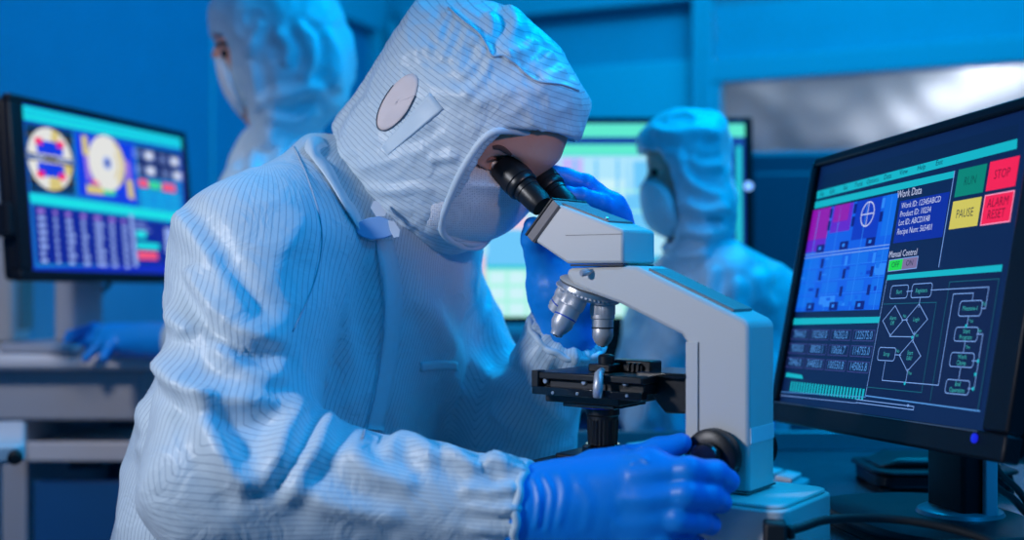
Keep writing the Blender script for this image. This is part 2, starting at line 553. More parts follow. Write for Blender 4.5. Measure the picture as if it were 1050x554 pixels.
# ------------------------------------------------------------------ room shell
def structure(name, mb, m, smooth=30, bevel=None, parent=None):
    o = mb.build(name, m, parent, smooth, bevel)
    if parent is None: o['kind'] = 'structure'
    return o
CORNER = Vector((-0.51, 4.40, 0)); WR = unit2(1.121, -0.50); WL = unit2(-0.67, -1.71)
def wall_frame(org, d):                            # x along the wall, y out of the room, z up
    n = Vector((-d.y, d.x, 0))
    if n.y < 0: n = -n
    return Matrix(((d.x, n.x, 0, org.x), (d.y, n.y, 0, org.y), (0, 0, 1, 0), (0, 0, 0, 1)))
MR = wall_frame(CORNER, WR); ML = wall_frame(CORNER, WL)
if (ML @ Vector((0, 1, 0)) - ML @ Vector((0, 0, 0))).x > 0:
    ML = ML @ Matrix.Scale(-1, 4, (0, 1, 0))
structure('floor', MB().span((-3.2, -0.8, -0.05), (3.4, 4.8, 0)), M['floor'])

# left wall: flat blue panels with a thin joint
m = MB(ML); m.span((0, 0, 0), (4.6, 0.1, 2.9)); structure('wall_left', m, M['wall'])
m = MB(ML)
for x in (1.02, 2.15, 3.3): m.span((x, -0.004, 0.1), (x + 0.012, 0.0, 2.9))
structure('trim_1', m, M['frame'])
# head band and corner post where the left wall meets the glazed partition
m = MB(ML); m.span((0.0, -0.05, 1.965), (1.15, 0.0, 2.9)); structure('trim_2', m, M['wall_right'], bevel=0.004)
m = MB(MR); m.span((-0.02, -0.07, 0), (0.05, 0.0, 2.0)); m.span((0.075, -0.05, 0), (0.10, 0.0, 2.0))
structure('trim_3', m, M['frame'], bevel=0.005)

# right partition: upper header, glazing panels, mullions, window
def wx(px):                                        # distance along the partition seen at a pixel column
    k = (px - CX) / FPX
    return (k * CORNER.y - CORNER.x) / (WR.x - k * WR.y)
def wz(px, py):
    t = wx(px); Y = CORNER.y + WR.y * t
    return ZC - (py - CY) / FPX * Y
x_m0, x_m1, x_w0 = wx(714), wx(731), wx(741)
zt = wz(640, 14)
m = MB(MR)
m.span((0, 0.02, zt), (5.0, 0.12, 2.9))
m.span((0, 0.02, 0), (x_m0, 0.12, zt))
m.span((x_m1, 0.02, wz(741, 78)), (5.0, 0.12, 2.9))
m.span((x_m1, 0.02, 0), (5.0, 0.12, 0.75))
structure('wall_right', m, M['wall_right'])
m = MB(MR); m.span((0.12, -0.005, zt - 0.005), (x_m0, 0.02, zt + 0.02)); structure('trim_4', m, M['frame_dark'])
m = MB(MR); m.span((0.12, -0.03, zt + 0.02), (x_m0, 0.02, zt + 0.10)); structure('trim_5', m, M['frame'], bevel=0.004)
m = MB(MR); m.span((0.12, 0.0, 0.85), (x_m0 - 0.01, 0.02, wz(640, 66))); structure('trim_6', m, M['panel_cyan'], bevel=0.004)
m = MB(MR); m.span((x_m0, -0.06, 0), (x_m0 + (x_m1 - x_m0) * 0.55, 0.02, 2.9)); m.span((x_m0 + (x_m1 - x_m0) * 0.55, -0.04, 0), (x_m1, 0.02, 2.9))
structure('trim_7', m, M['frame'], bevel=0.006)
# the window and the crumpled silver sheeting hanging behind it
zw1 = wz(741, 86); zw0 = 0.75
win = empty('window_1', MR @ Vector((x_w0, 0, zw0)), None, None, math.atan2(WR.y, WR.x)); win['kind'] = 'structure'
m = MB(); W = 2.6; H = zw1 - zw0
m.span((-0.035, -0.03, -0.03), (0.0, 0.03, H + 0.06)); m.span((W, -0.03, -0.03), (W + 0.04, 0.03, H + 0.06))
m.span((-0.035, -0.035, H), (W + 0.04, 0.03, H + 0.075)); m.span((-0.035, -0.035, -0.05), (W + 0.04, 0.03, 0))
m.build('window_frame', M['frame'], win, bevel=0.004)
MB().span((0, 0.0, 0), (W, 0.004, H)).build('pane', M['pane'], win)
nx, nzz = 150, 60; vs = []; fs = []
for j in range(nzz + 1):
    for i in range(nx + 1):
        u, v = i / nx * 3.4 - 0.4, j / nzz * (H + 0.7) - 0.2
        p = Vector((u * 2.0, v * 2.6, 3.3)); q = Vector((u * 5.5, v * 5.0, 8.1))
        d = 0.12 * noise.noise(p) + 0.02 * abs(noise.noise(q)) + 0.03 * math.sin(u * 7 + 2 * noise.noise(p * 0.7))
        vs.append((u, 0.42 + d, v))
for j in range(nzz):
    for i in range(nx):
        a = j * (nx + 1) + i; fs.append((a, a + 1, a + nx + 2, a + nx + 1))
sheet = empty('foil_curtain', MR @ Vector((x_w0, 0, zw0)), 'crumpled silver sheeting hanging behind the window at the upper right', 'curtain', math.atan2(WR.y, WR.x))
fo = MB().add(vs, fs).build('foil_sheet', M['foil'], sheet, smooth=180)
md = fo.modifiers.new('thick', 'SOLIDIFY'); md.thickness = 0.004
MB().tube([(-0.4, 0.42, H + 0.52), (3.0, 0.42, H + 0.52)], 0.012, 10).build('hanging_rail', M['alu'], sheet)

# ------------------------------------------------------------------ main steel bench
bench = empty('steel_lab_bench', (0.72, 1.42, 0), 'brushed steel bench carrying the microscope and the large near monitor', 'bench')
bx0, bx1, by0, by1 = -0.73, 0.9, -0.56, 0.47
m = MB(); m.slab(rrect(bx0, by0, bx1, by1, 0.02), TABLE - 0.035, TABLE); m.build('worktop', M['steel_top'], bench, bevel=0.004)
m = MB(); m.span((bx0 + 0.01, by1 - 0.012, TABLE + 0.0005), (bx1 - 0.01, by1, TABLE + 0.03)); m.build('back_lip', M['steel_leg'], bench, bevel=0.002)
for sx in (bx0 + 0.06, bx1 - 0.06):
    for sy in (by0 + 0.06, by1 - 0.06):
        m = MB(); m.span((sx - 0.022, sy - 0.022, 0.0), (sx + 0.022, sy + 0.022, TABLE - 0.035)); m.build('leg', M['steel_leg'], bench, bevel=0.004)
m = MB(); m.span((bx0 + 0.06, by1 - 0.075, 0.28), (bx1 - 0.06, by1 - 0.045, 0.32)); m.build('stretcher', M['steel_leg'], bench, bevel=0.003)

# ------------------------------------------------------------------ left workbench
lb = empty('grey_workbench', (-1.0, 2.52, 0), 'grey laminate workbench under the left monitor with a light rounded worktop', 'workbench')
bz = 0.905
m = MB(); m.slab(rrect(-0.32, -0.22, 0.34, 0.42, 0.05, 7), bz - 0.032, bz); m.build('worktop', M['bench_light'], lb, bevel=0.01, label='light grey rounded worktop')
m = MB(); m.span((-0.30, -0.18, bz - 0.135), (0.26, 0.38, bz - 0.033)); m.build('apron', M['bench_grey'], lb, bevel=0.006)
m = MB(); m.span((-0.30, -0.16, 0.0), (0.02, 0.36, bz - 0.136)); m.build('cabinet_side', M['bench_grey'], lb, bevel=0.005)
m = MB(); m.span((0.03, 0.30, 0.0), (0.32, 0.37, bz - 0.136)); m.build('back_panel', M['cabinet_blue'], lb)
tr = MB(); tr.span((0.035, -0.19, bz - 0.205), (0.32, 0.12, bz - 0.185)); tr.span((0.035, -0.195, bz - 0.215), (0.32, -0.185, bz - 0.175))
tr = tr.build('keyboard_tray', M['bench_light'], lb, bevel=0.004)
m = MB(); m.span((0.10, -0.15, bz - 0.235), (0.17, -0.09, bz - 0.2055)); m.build('tray_latch', M['black'], tr, bevel=0.004)
m = MB(); m.span((0.03, -0.15, 0.02), (0.33, -0.13, bz - 0.26)); m.build('front_panel', M['cabinet_door'], lb, bevel=0.004, label='blue front panel')

# low side table at the left edge
st = empty('side_table', (-0.899, 1.855, 0), 'low light grey side table with a steel leg at the bottom left edge', 'side table', 0.39)
m = MB(); m.slab(rrect(-0.32, -0.12, 0.118, 0.20, 0.02, 6), 0.773, 0.803); m.build('table_top', M['bench_light'], st, bevel=0.006)
for x, y in ((0.06, -0.07), (0.06, 0.17), (-0.27, -0.07), (-0.27, 0.17)):
    m = MB(); m.span((x - 0.02, y - 0.02, 0), (x + 0.02, y + 0.02, 0.7725)); m.build('leg', M['steel_leg'], st, bevel=0.003)
m = MB(); m.lathe([(0.006, 0), (0.011, 0.004), (0.011, 0.014), (0.006, 0.018)], (0.104, -0.13, 0.786), (0, -1, 0), 16); m.build('corner_bumper', M['rubber'], st)

# grey equipment tower behind the left monitor
tw = empty('equipment_tower', (-1.24, 2.80, bz), 'grey instrument housing standing behind the left monitor at the photo edge', 'instrument')
m = MB(); m.span((-0.13, -0.12, 0.0), (0.095, 0.10, 0.40)); m.build('housing', M['bench_grey'], tw, bevel=0.012)
m = MB(); m.span((0.0955, -0.09, 0.03), (0.099, 0.07, 0.36)); m.build('side_panel', M['enamel_dark'], tw, bevel=0.002)
for k in range(5):
    m = MB(); m.span((-0.09, -0.1225, 0.06 + k * 0.02), (0.05, -0.1195, 0.068 + k * 0.02)); m.build('vent_slot', M['groove'], tw)

# dark equipment cabinet against the partition, right of the far monitor
cb = empty('equipment_cabinet', (0.80, 2.84, 0), 'dark blue equipment cabinet standing between the far monitor and near monitor', 'cabinet', -0.12)
m = MB(); m.slab(rrect(-0.245, -0.13, 0.33, 0.16, 0.03), 0.06, 1.352); m.build('body', M['cabinet_blue'], cb, bevel=0.012)
m = MB(); m.span((-0.22, -0.142, 0.10), (0.31, -0.131, 1.30)); d = m.build('door', M['cabinet_blue'], cb, bevel=0.006)
m = MB(); m.tube([(0.25, -0.143, 0.72), (0.25, -0.17, 0.73), (0.25, -0.17, 0.87), (0.25, -0.143, 0.88)], 0.007, 10); m.build('handle', M['steel_leg'], d)
m = MB(); m.span((-0.22, -0.11, 0.0), (0.31, 0.13, 0.06)); m.build('plinth', M['groove'], cb)

# bench carrying the far monitor
fb = empty('far_bench', (0.12, 2.50, 0), 'blue fronted bench carrying the bright far monitor', 'bench')
m = MB(); m.slab(rrect(-0.40, -0.24, 0.36, 0.26, 0.02), 0.80, 0.83); m.build('worktop', M['bench_light'], fb, bevel=0.005)
m = MB(); m.span((-0.38, -0.20, 0.05), (0.34, 0.24, 0.7995)); m.build('carcass', M['cabinet_blue'], fb, bevel=0.004)
for x in (-0.36, -0.01):
    m = MB(); m.span((x, -0.218, 0.09), (x + 0.335, -0.201, 0.775)); d = m.build('door', M['cabinet_door'], fb, bevel=0.004)
    m = MB(); m.tube([(x + 0.29, -0.2185, 0.62), (x + 0.29, -0.24, 0.625), (x + 0.29, -0.24, 0.72), (x + 0.29, -0.2185, 0.725)], 0.005, 8); m.build('handle', M['steel_leg'], d)
m = MB(); m.span((-0.36, -0.17, 0.0), (0.32, 0.2, 0.0495)); m.build('plinth', M['groove'], fb)
# ------------------------------------------------------------------ monitors and their user interfaces
def text_mesh(s, size, align='CENTER'):
    c = bpy.data.curves.new('t', 'FONT'); c.body = s; c.size = size; c.align_x = align; c.align_y = 'CENTER'; c.resolution_u = 2
    c.space_line = 0.9
    o = bpy.data.objects.new('t', c); COL.objects.link(o)
    dg = bpy.context.evaluated_depsgraph_get(); me = o.evaluated_get(dg).to_mesh()
    vs = [tuple(v.co) for v in me.vertices]; fs = [tuple(p.vertices) for p in me.polygons]
    o.evaluated_get(dg).to_mesh_clear()
    bpy.data.objects.remove(o); bpy.data.curves.remove(c)
    return vs, fs

def homography(quad):
    A = []
    for (x, y), (u, v) in zip(quad, [(0, 0), (1, 0), (1, 1), (0, 1)]):
        A.append([x, y, 1, 0, 0, 0, -u * x, -u * y, -u]); A.append([0, 0, 0, x, y, 1, -v * x, -v * y, -v])
    return np.linalg.svd(np.array(A))[2][-1].reshape(3, 3)

class UI:
    """flat drawing on a panel lying in x (right), z (up); y points away from the viewer"""
    def __init__(self, quad, W, H, y0, mats):
        self.H = homography(quad); self.W = W; self.h = H; self.y0 = y0
        self.mb = MB(); self.names = {k: i for i, k in enumerate(mats)}; self.layer = 0
    def uv(self, p):
        q = self.H @ np.array([p[0], p[1], 1.0]); q /= q[2]
        return ((q[0] - 0.5) * self.W, (0.5 - q[1]) * self.h)
    def poly(self, pts, c, lay):                   # pts already in panel units
        y = self.y0 - 0.00015 * lay
        a = sum(pts[i][0] * pts[(i + 1) % len(pts)][1] - pts[(i + 1) % len(pts)][0] * pts[i][1] for i in range(len(pts)))
        if a < 0: pts = pts[::-1]
        self.mb.add([(x, y, z) for x, z in pts], [tuple(range(len(pts)))], self.names[c])
    def rect(self, a, b, c, lay=1):                # opposite corners, photo pixels
        x0, z0 = self.uv(a); x1, z1 = self.uv(b)
        self.poly([(x0, z1), (x1, z1), (x1, z0), (x0, z0)], c, lay)
        return x0, z0, x1, z1
    def quad(self, pts, c, lay=1): self.poly([self.uv(p) for p in pts], c, lay)
    def line(self, pts, c, w=0.0008, lay=3, raw=False, closed=False):
        q = pts if raw else [self.uv(p) for p in pts]
        if closed: q = list(q) + [q[0]]
        for (x0, z0), (x1, z1) in zip(q, q[1:]):
            d = math.hypot(x1 - x0, z1 - z0)
            if d < 1e-7: continue
            ux, uz = (x1 - x0) / d, (z1 - z0) / d
            nx, nz_ = -uz * w / 2, ux * w / 2; ex, ez = ux * w / 2, uz * w / 2
            self.poly([(x0 - ex + nx, z0 - ez + nz_), (x0 - ex - nx, z0 - ez - nz_), (x1 + ex - nx, z1 + ez - nz_), (x1 + ex + nx, z1 + ez + nz_)], c, lay)
    def hline(self, pts, c, w=0.0008, lay=3):      # a path whose legs run square to the panel
        q = [self.uv(p) for p in pts]; out = [q[0]]
        for p in q[1:]:
            x, z = out[-1]
            out.append((p[0], z) if abs(p[0] - x) > abs(p[1] - z) else (x, p[1]))
        self.line(out, c, w, lay, raw=True)
    def box(self, a, b, c, w=0.0008, lay=3, r=0.0):
        x0, z0 = self.uv(a); x1, z1 = self.uv(b)
        pts = rrect(min(x0, x1), min(z0, z1), max(x0, x1), max(z0, z1), r, 4) if r else [(x0, z0), (x1, z0), (x1, z1), (x0, z1)]
        self.line(pts, c, w, lay, raw=True, closed=True)
    def disc(self, p, r, c, lay=2, rz=None, n=36, a0=0, a1=360):
        x, z = self.uv(p) if not isinstance(p[0], str) else p[1]
        k = [(x + r * math.cos(math.radians(a0 + (a1 - a0) * i / n)), z + (rz or r) * math.sin(math.radians(a0 + (a1 - a0) * i / n))) for i in range(n + (a1 - a0 < 360))]
        if a1 - a0 < 360: k.append((x, z))
        self.poly(k, c, lay)
    def text(self, s, p, size, c, lay=4, align='CENTER', sx=1.0):
        x, z = self.uv(p)
        vs, fs = text_mesh(s, size, align); y = self.y0 - 0.00015 * lay
        self.mb.add([(x + vx * sx, y, z + vy) for vx, vy, _ in vs], fs, self.names[c])

def monitor(name, label, centre, yaw, pitch, roll, W, H, bez, mats, quad, draw, thick=0.035, lower=None, sw=None, edge=None):
    """bez = left, right, top, bottom bezel; the housing is local to an empty at the bench"""
    root = empty(name, centre, label, 'monitor')
    root.rotation_euler = (0, 0, yaw)
    T = Matrix.Rotation(pitch, 4, 'X') @ Matrix.Rotation(roll, 4, 'Y')
    l, r, t, b = bez
    # housing: rounded slab with a sunken panel
    m = MB(T)
    fr = 0.006
    outer = [(-W / 2, -H / 2), (W / 2, -H / 2), (W / 2, H / 2), (-W / 2, H / 2)]
    m.span((-W / 2, -fr, H / 2 - t), (W / 2, 0.012, H / 2)); m.span((-W / 2, -fr, -H / 2), (W / 2, 0.012, -H / 2 + b))
    m.span((-W / 2, -fr, -H / 2 + b), (-W / 2 + l, 0.012, H / 2 - t)); m.span((W / 2 - r, -fr, -H / 2 + b), (W / 2, 0.012, H / 2 - t))
    m.build('bezel', M['bezel'], root, bevel=0.003)
    m = MB(T); m.prism([(-W / 2 + 0.004, 0)] * 0 + rrect(-W / 2 + 0.003, -H / 2 + 0.003, W / 2 - 0.003, H / 2 - 0.003, 0.012), 0.0125, thick)
    m.prism(rrect(-W / 2 + 0.07, -H / 2 + 0.05, W / 2 - 0.07, H / 2 - 0.05, 0.03), thick, thick + 0.02)
    m.build('back_shell', M['bezel'], root, bevel=0.004)
    if edge:
        m = MB(T); m.span((-W / 2 - 0.0025, -fr - 0.001, -H / 2 + 0.01), (-W / 2 + 0.0012, -fr + 0.006, H / 2 - 0.006)); m.build('bezel_edge', M['bezel_edge'], root, bevel=0.001, label='thin grey bezel edge')
        m = MB(T); m.span((-W / 2 + 0.01, -fr - 0.0008, -H / 2 + b - 0.002), (W / 2 - r - 0.004, -fr + 0.002, -H / 2 + b - 0.0008)); m.build('bezel_line', M['bezel_edge'], root, label='thin grey line above the lower bezel')
    # screen
    ms = [scr(k, *v) if isinstance(v, tuple) and len(v) == 2 and isinstance(v[0], tuple) else scr(k, v) for k, v in mats.items()]
    ui = UI(quad, W, H, 0.0, list(mats))
    ui.mb.M = T
    ui.mb.span((-W / 2 + l, 0.0, -H / 2 + b), (W / 2 - r, 0.004, H / 2 - t), 0)
    draw(ui)
    me = bpy.data.meshes.new('screen'); me.from_pydata(ui.mb.v, [], ui.mb.f); me.polygons.foreach_set('material_index', ui.mb.m); me.update()
    link_mesh('screen', me, ms, root)
    return root, T

# near monitor: machine control page
Q_NEAR = [(836, 163), (1105, 88), (1029, 476), (795, 433)]
C_NEAR = dict(bg=(9, 30, 74), cyan=(20, 178, 196), dark=(8, 28, 66), white=(190, 200, 235), blue=(10, 40, 158), red=(242, 26, 78), green=(8, 130, 112),
              yellow=(206, 196, 84), text=(20, 40, 60), redtext=(120, 10, 44), runtext=(6, 84, 78), pink=(255, 150, 190), off=(30, 214, 70), on=(122, 108, 150), line=(120, 160, 226), lime=(24, 92, 112),
              ink=(60, 170, 170), wafer=(14, 92, 226), wafer2=(16, 108, 230), wafer3=(10, 52, 190), navy=(6, 16, 120), purple=(140, 14, 170), violet=(96, 30, 200), faint=(60, 64, 130), num=(80, 140, 210), band=(12, 24, 66), hi=(44, 132, 244))
def draw_near(u):
    R, T = u.rect, u.text
    R((842, 181), (1046, 157), 'dark', 1)
    u.quad([(836, 198), (1049, 146), (1048, 157), (835, 206.5)], 'cyan', 2)
    for s, p in (('File', (841, 201.5)), ('Edit', (852, 198.5)), ('Set', (866, 195)), ('Tools', (880, 191.8)), ('Options', (895, 188)), ('Data', (911, 184)), ('View', (928, 179.4)), ('Help', (947, 174.8)), ('Exit', (966, 170))):
        T(s, p, 0.0085, 'band', 4)
    u.quad([(834, 209.5), (981.5, 179.5), (980.5, 187), (833, 217)], 'cyan', 2)
    u.line([(982, 180), (964, 281)], 'line', 0.0012)
    # wafer picture: dies, streets and contact blocks
    x0, z0, x1, z1 = [*u.uv((831, 219)), *u.uv((902, 324))]
    u.poly([(x0, z1), (x1, z1), (x1, z0), (x0, z0)], 'wafer', 2)
    w, h = x1 - x0, z0 - z1
    def r(a, b, c, d, col, lay=3): u.poly([(x0 + a * w, z0 - d * h), (x0 + c * w, z0 - d * h), (x0 + c * w, z0 - b * h), (x0 + a * w, z0 - b * h)], col, lay)
    rnd = random.Random(3)
    r(0, 0, .25, .30, 'purple'); r(0, .30, .25, .42, 'violet'); r(.28, 0, .52, .26, 'violet'); r(.30, 0, .48, .16, 'purple', 4)
    r(.56, 0, .84, .36, 'wafer3'); r(.88, 0, 1, .36, 'wafer2')
    for i, a in enumerate((.02, .30, .60, .88)):
        for j, b in enumerate((.48, .60, .73, .86)):
            r(a, b, min(.995, a + .19), b + .10, 'wafer2' if (i + j) % 2 else 'hi' if (i * j) % 5 == 3 else 'wafer2', 3)
    for a in (.255, .545, .855):
        for b in (.02, .14, .50, .62, .78): r(a - .012, b, a + .02, b + .09, 'navy' if rnd.random() < .8 else 'hi', 5)
    for a in (.15, .44, .74):
        for b in (.36, .92):
            r(a, b, a + .10, b + .075, 'navy', 5); r(a + .03, b + .02, a + .06, b + .05, 'hi', 6)
    for b in (.44, .47): r(0, b, 1, b + .008, 'line', 5)
    for b in (.58, .71, .84): r(0, b, 1, b + .005, 'hi', 4)
    for a in (.10, .37, .68, .94): r(a, 0.02, a + .006, 1, 'hi', 4)
    for k in range(26):
        a, b = rnd.random() * .92, .46 + rnd.random() * .5
        r(a, b, a + .02 + .05 * rnd.random(), b + .012 + .03 * rnd.random(), rnd.choice(('wafer3', 'hi', 'wafer2', 'wafer')), 4)
    cx, cz = u.uv((890, 224)); rr = 0.0145
    ring = [(cx + rr * math.cos(t * math.pi / 18), cz + rr * math.sin(t * math.pi / 18)) for t in range(36)]
    u.line(ring, 'white', 0.0016, 6, raw=True, closed=True)
    u.line([(cx - rr, cz), (cx + rr, cz)], 'white', 0.0014, 6, raw=True); u.line([(cx, cz - rr), (cx, cz + rr)], 'white', 0.0014, 6, raw=True)
    # work data block
    T('Work Data', (934, 202), 0.0125, 'white', 4, sx=.85)
    R((924, 211), (968, 250), 'blue', 2)
    for s, p in (('Work ID: 12345ABCD', (925.5, 217)), ('Product ID: 10234', (924, 226)), ('Lot ID: ABCDX48', (922.6, 235)), ('Recipe Num: 565401', (921, 244.5))):
        T(s, (p[0], p[1] - 0.5), 0.0096, 'white', 4, 'LEFT', .85)
    T('Manual Control', (927, 266.5), 0.0105, 'white', 4, sx=.85)
    u.quad([(913, 273.5), (927, 271.5), (925, 283.5), (911.5, 285)], 'off', 2); u.quad([(927, 271.5), (943, 269.8), (941, 282), (925, 283.5)], 'on', 2)
    u.line([(913, 273.5), (943, 269.8), (941, 282), (911.5, 285)], 'line', 0.0009, 4, closed=True)
    T('OFF', (919.3, 278.3), 0.009, 'text', 5); T('ON', (934, 276.8), 0.009, 'text', 5)
    # buttons
    for q, c, s, tc in (([(985.4, 178.5), (1016, 172.4), (1011.5, 203.5), (981.7, 208)], 'green', 'RUN', 'runtext'), ([(1019.6, 171.2), (1050, 164.5), (1046, 197.4), (1014, 202.5)], 'red', 'STOP', 'redtext'),
                        ([(979.4, 213), (1009.3, 208), (1005, 238.6), (975, 242.5)], 'yellow', 'PAUSE', 'text'), ([(1013.3, 207.4), (1044, 202.3), (1038.6, 234.4), (1008, 239)], 'red', 'ALARM\nRESET', 'redtext')):
        P_ = [u.uv(p) for p in q]
        xa = (P_[0][0] + P_[3][0]) / 2; xb = (P_[1][0] + P_[2][0]) / 2; za = (P_[0][1] + P_[1][1]) / 2; zb = (P_[2][1] + P_[3][1]) / 2
        u.poly([(xa, zb), (xb, zb), (xb, za), (xa, za)], c, 2)
        if s.startswith('ALARM'): u.line([(xa, zb), (xb, zb), (xb, za), (xa, za)], 'pink', 0.0012, 3, raw=True, closed=True)
        vs, fs = text_mesh(s, 0.0130)
        u.mb.add([((xa + xb) / 2 + a * 0.8, -0.0007, (za + zb) / 2 + b) for a, b, _ in vs], fs, u.names[tc])
    # flow chart window
    u.quad([(911, 288.6), (1029.5, 280), (1028.4, 287), (910, 294)], 'cyan', 3)
    u.quad([(910, 294), (1028, 287), (1003, 425.4), (889, 409.4)], 'band', 2)
    u.line([(910, 294), (889, 409.4)], 'line', 0.0008); u.line([(889, 409.4), (1003, 425.4)], 'num', 0.0014, 4)
    w = 0.0009
    def node(a, b, s):
        u.box(a, b, 'line', w, 5, 0.0035)
        T(s, ((a[0] + b[0]) / 2, (a[1] + b[1]) / 2), 0.0066, 'ink', 6, sx=.9)
    node((915.5, 300), (931, 312.6), 'Start'); node((937.3, 298.6), (955.4, 312), 'Registers')
    node((986, 316.8), (1006, 332), 'Measure-1'); node((981, 343), (1001.6, 357.6), 'Start\nProgram'); node((976, 368), (997, 383.3), 'Work\nClamp'); node((971, 394.3), (992, 410), 'End\nOperation')
    node((903, 362), (918, 375.8), 'Scrap')
    for c, s in (((916.6, 335.5), 'Alarm\nOff'), ((941, 334.5), 'Login'), ((934, 370.6), 'Start\nEdit?')):
        x, z = u.uv(c); a, b = 0.0205, 0.0165
        u.line([(x - a, z), (x, z + b), (x + a, z), (x, z - b)], 'line', w, 5, raw=True, closed=True)
        T(s, c, 0.0062, 'ink', 6, sx=.9)
    u.line([(931, 306), (937, 305.6)], 'line', w, 5); u.hline([(956, 305), (1015.5, 302), (1013, 324.5), (1007, 324.6)], 'line', w, 5)
    u.hline([(945, 312.4), (944, 322.5)], 'line', w, 5); u.line([(926, 335), (932, 334.8)], 'line', w, 5)
    u.hline([(914, 348.5), (913.3, 351.3), (938, 352)], 'line', w, 5); u.hline([(939, 347), (936.4, 357.5)], 'line', w, 5)
    u.line([(919, 369.6), (925, 370)], 'line', w, 5); u.hline([(932, 384), (929, 398)], 'line', w, 5)
    u.hline([(909, 376.5), (905.5, 394.6), (962.5, 400.2), (978.4, 309.4), (999.6, 308.2), (998.6, 316)], 'line', w, 5)
    for a, b in (((994, 332), (992, 342.7)), ((990, 358), (988, 367.7)), ((985, 383.6), (983, 394))): u.hline([a, b], 'line', w, 5)
    u.hline([(1002, 350.2), (1008, 351), (1003.2, 377), (997, 376)], 'line', w, 5); u.hline([(1003.2, 377), (997.4, 404), (992, 403.4)], 'line', w, 5)
    for p in ((929, 398), (1003, 377), (1000, 390), (997.4, 404), (936.8, 352.6), (991.6, 342)): u.disc(p, 0.0019, 'cyan', 7, n=12)
    u.hline([(907, 318.5), (961.5, 317), (946, 407), (891, 401.5)], 'lime', w, 4)
    u.hline([(954, 415), (975, 297), (1026, 294.2), (1003, 424)], 'lime', w, 4)
    for s, p in (('No', (929, 331)), ('Yes', (941, 350.5)), ('No', (922, 366)), ('Yes', (934, 388)), ('No', (1010.5, 320)), ('Yes', (996.6, 337)), ('No', (1005, 347)), ('Yes', (993, 363))): T(s, p, 0.005, 'ink', 6)
    # measured values and progress bars
    u.quad([(813, 331.5), (903.5, 331.2), (902.3, 337.4), (811.8, 338)], 'cyan', 3)
    tx0, tz0 = u.uv((812.5, 341.5)); tx1, _ = u.uv((903, 341.8)); _, tz1 = u.uv((806, 383))
    vals = (('78444.0', '102360.0', '96202.0', '122575.0'), ('95000.0', '88020.1', '10656.7', '114755.0'), ('70446.0', '344855.0', '100550.8', '145065.8'))
    cw = (tx1 - tx0) / 4 * .98; rh = (tz0 - tz1) / 3
    for i in range(3):
        for j in range(4):
            a = tx0 + j * cw + .002; b = tz0 - i * rh - .002
            u.line([(a, b), (a + cw - .006, b), (a + cw - .006, b - rh + .006), (a, b - rh + .006)], 'faint', 0.0009, 3, raw=True, closed=True)
            vs, fs = text_mesh(vals[i][j], 0.0135)
            u.mb.add([(a + cw / 2 - .003 + p * .78, -0.0006, b - rh / 2 + .003 + q) for p, q, _ in vs], fs, u.names['num'])
    u.quad([(808.4, 385.8), (824, 388.4), (825.6, 392.4), (807.4, 390)], 'cyan', 3)
    xa, za = u.uv((813.5, 394.5)); xb, zb = u.uv((888.5, 410))
    for k in range(26):
        a = xa + (xb - xa) * k / 26
        u.poly([(a, za - .0125), (a + (xb - xa) / 46, za - .0125), (a + (xb - xa) / 46, za), (a, za)], 'cyan', 3)
    u.line([(801.5, 404.6), (889, 410.8)], 'num', 0.0009, 3)
    u.line([(801, 408), (880, 416.6)], 'line', 0.0007, 3); u.hline([(880, 413), (938.5, 416), (937, 423.6), (880, 416)], 'line', 0.0009, 4)
    u.disc((932, 419.4), 0.0016, 'line', 5, n=10)
near, T_NEAR = monitor('desktop_monitor', 'large near monitor at right with STOP, PAUSE and flow chart control page', (0.417, 1.2751, ZC - 0.0069), -1.3658, -0.2077, -0.0425, 0.4814, 0.345,
                       (0.012, 0.038, 0.012, 0.026), C_NEAR, Q_NEAR, draw_near, edge=True)
# stand, base and power light
zb = TABLE - near.location.z
m = MB(); m.slab(rrect(-0.040, 0.062, 0.032, 0.100, 0.006), zb + 0.02, -0.02); nk = m.build('stand_neck', M['bezel'], near, bevel=0.003)
m = MB(); m.slab(rrect(0.0325, 0.084, 0.040, 0.099, 0.002), zb + 0.021, -0.05); m.build('neck_trim', M['bezel_grey'], nk, bevel=0.002, label='pale grey strip on the neck')
m = MB(); m.slab(rrect(-0.05, 0.0565, 0.05, 0.0615, 0.003), -0.06, 0.06); m.build('tilt_hinge', M['bezel'], near, bevel=0.002)
base = [(-0.005 + 0.13 * math.copysign(abs(math.cos(t)) ** 0.7, math.cos(t)), 0.045 + 0.10 * math.copysign(abs(math.sin(t)) ** 0.7, math.sin(t))) for t in np.linspace(0, 2 * math.pi, 48, endpoint=False)]
m = MB(); m.slab(base, zb + 0.006, zb + 0.018); bs = m.build('stand_base', M['bezel'], near, bevel=0.005)
m = MB(); m.slab([(-0.005 + (x + 0.005) * .95, 0.045 + (y - 0.045) * .95) for x, y in base], zb + 0.0005, zb + 0.0059); m.build('base_foot', M['rubber'], bs)
m = MB(); m.lathe([(0.047, 0), (0.045, 0.004), (0.041, 0.006)], (-0.002, 0.08, zb + 0.0181), (0, 0, 1), 40); m.build('swivel_ring', M['bezel_edge'], bs, label='grey swivel ring')
m = MB(T_NEAR); m.lathe([(0.0045, 0), (0.0045, 0.0015), (0.003, 0.002)], (0.4814 / 2 - 0.044, -0.0062, -0.345 / 2 + 0.018), (0, -1, 0), 20); m.build('power_light', M['led_blue'], near, label='glowing blue power light')

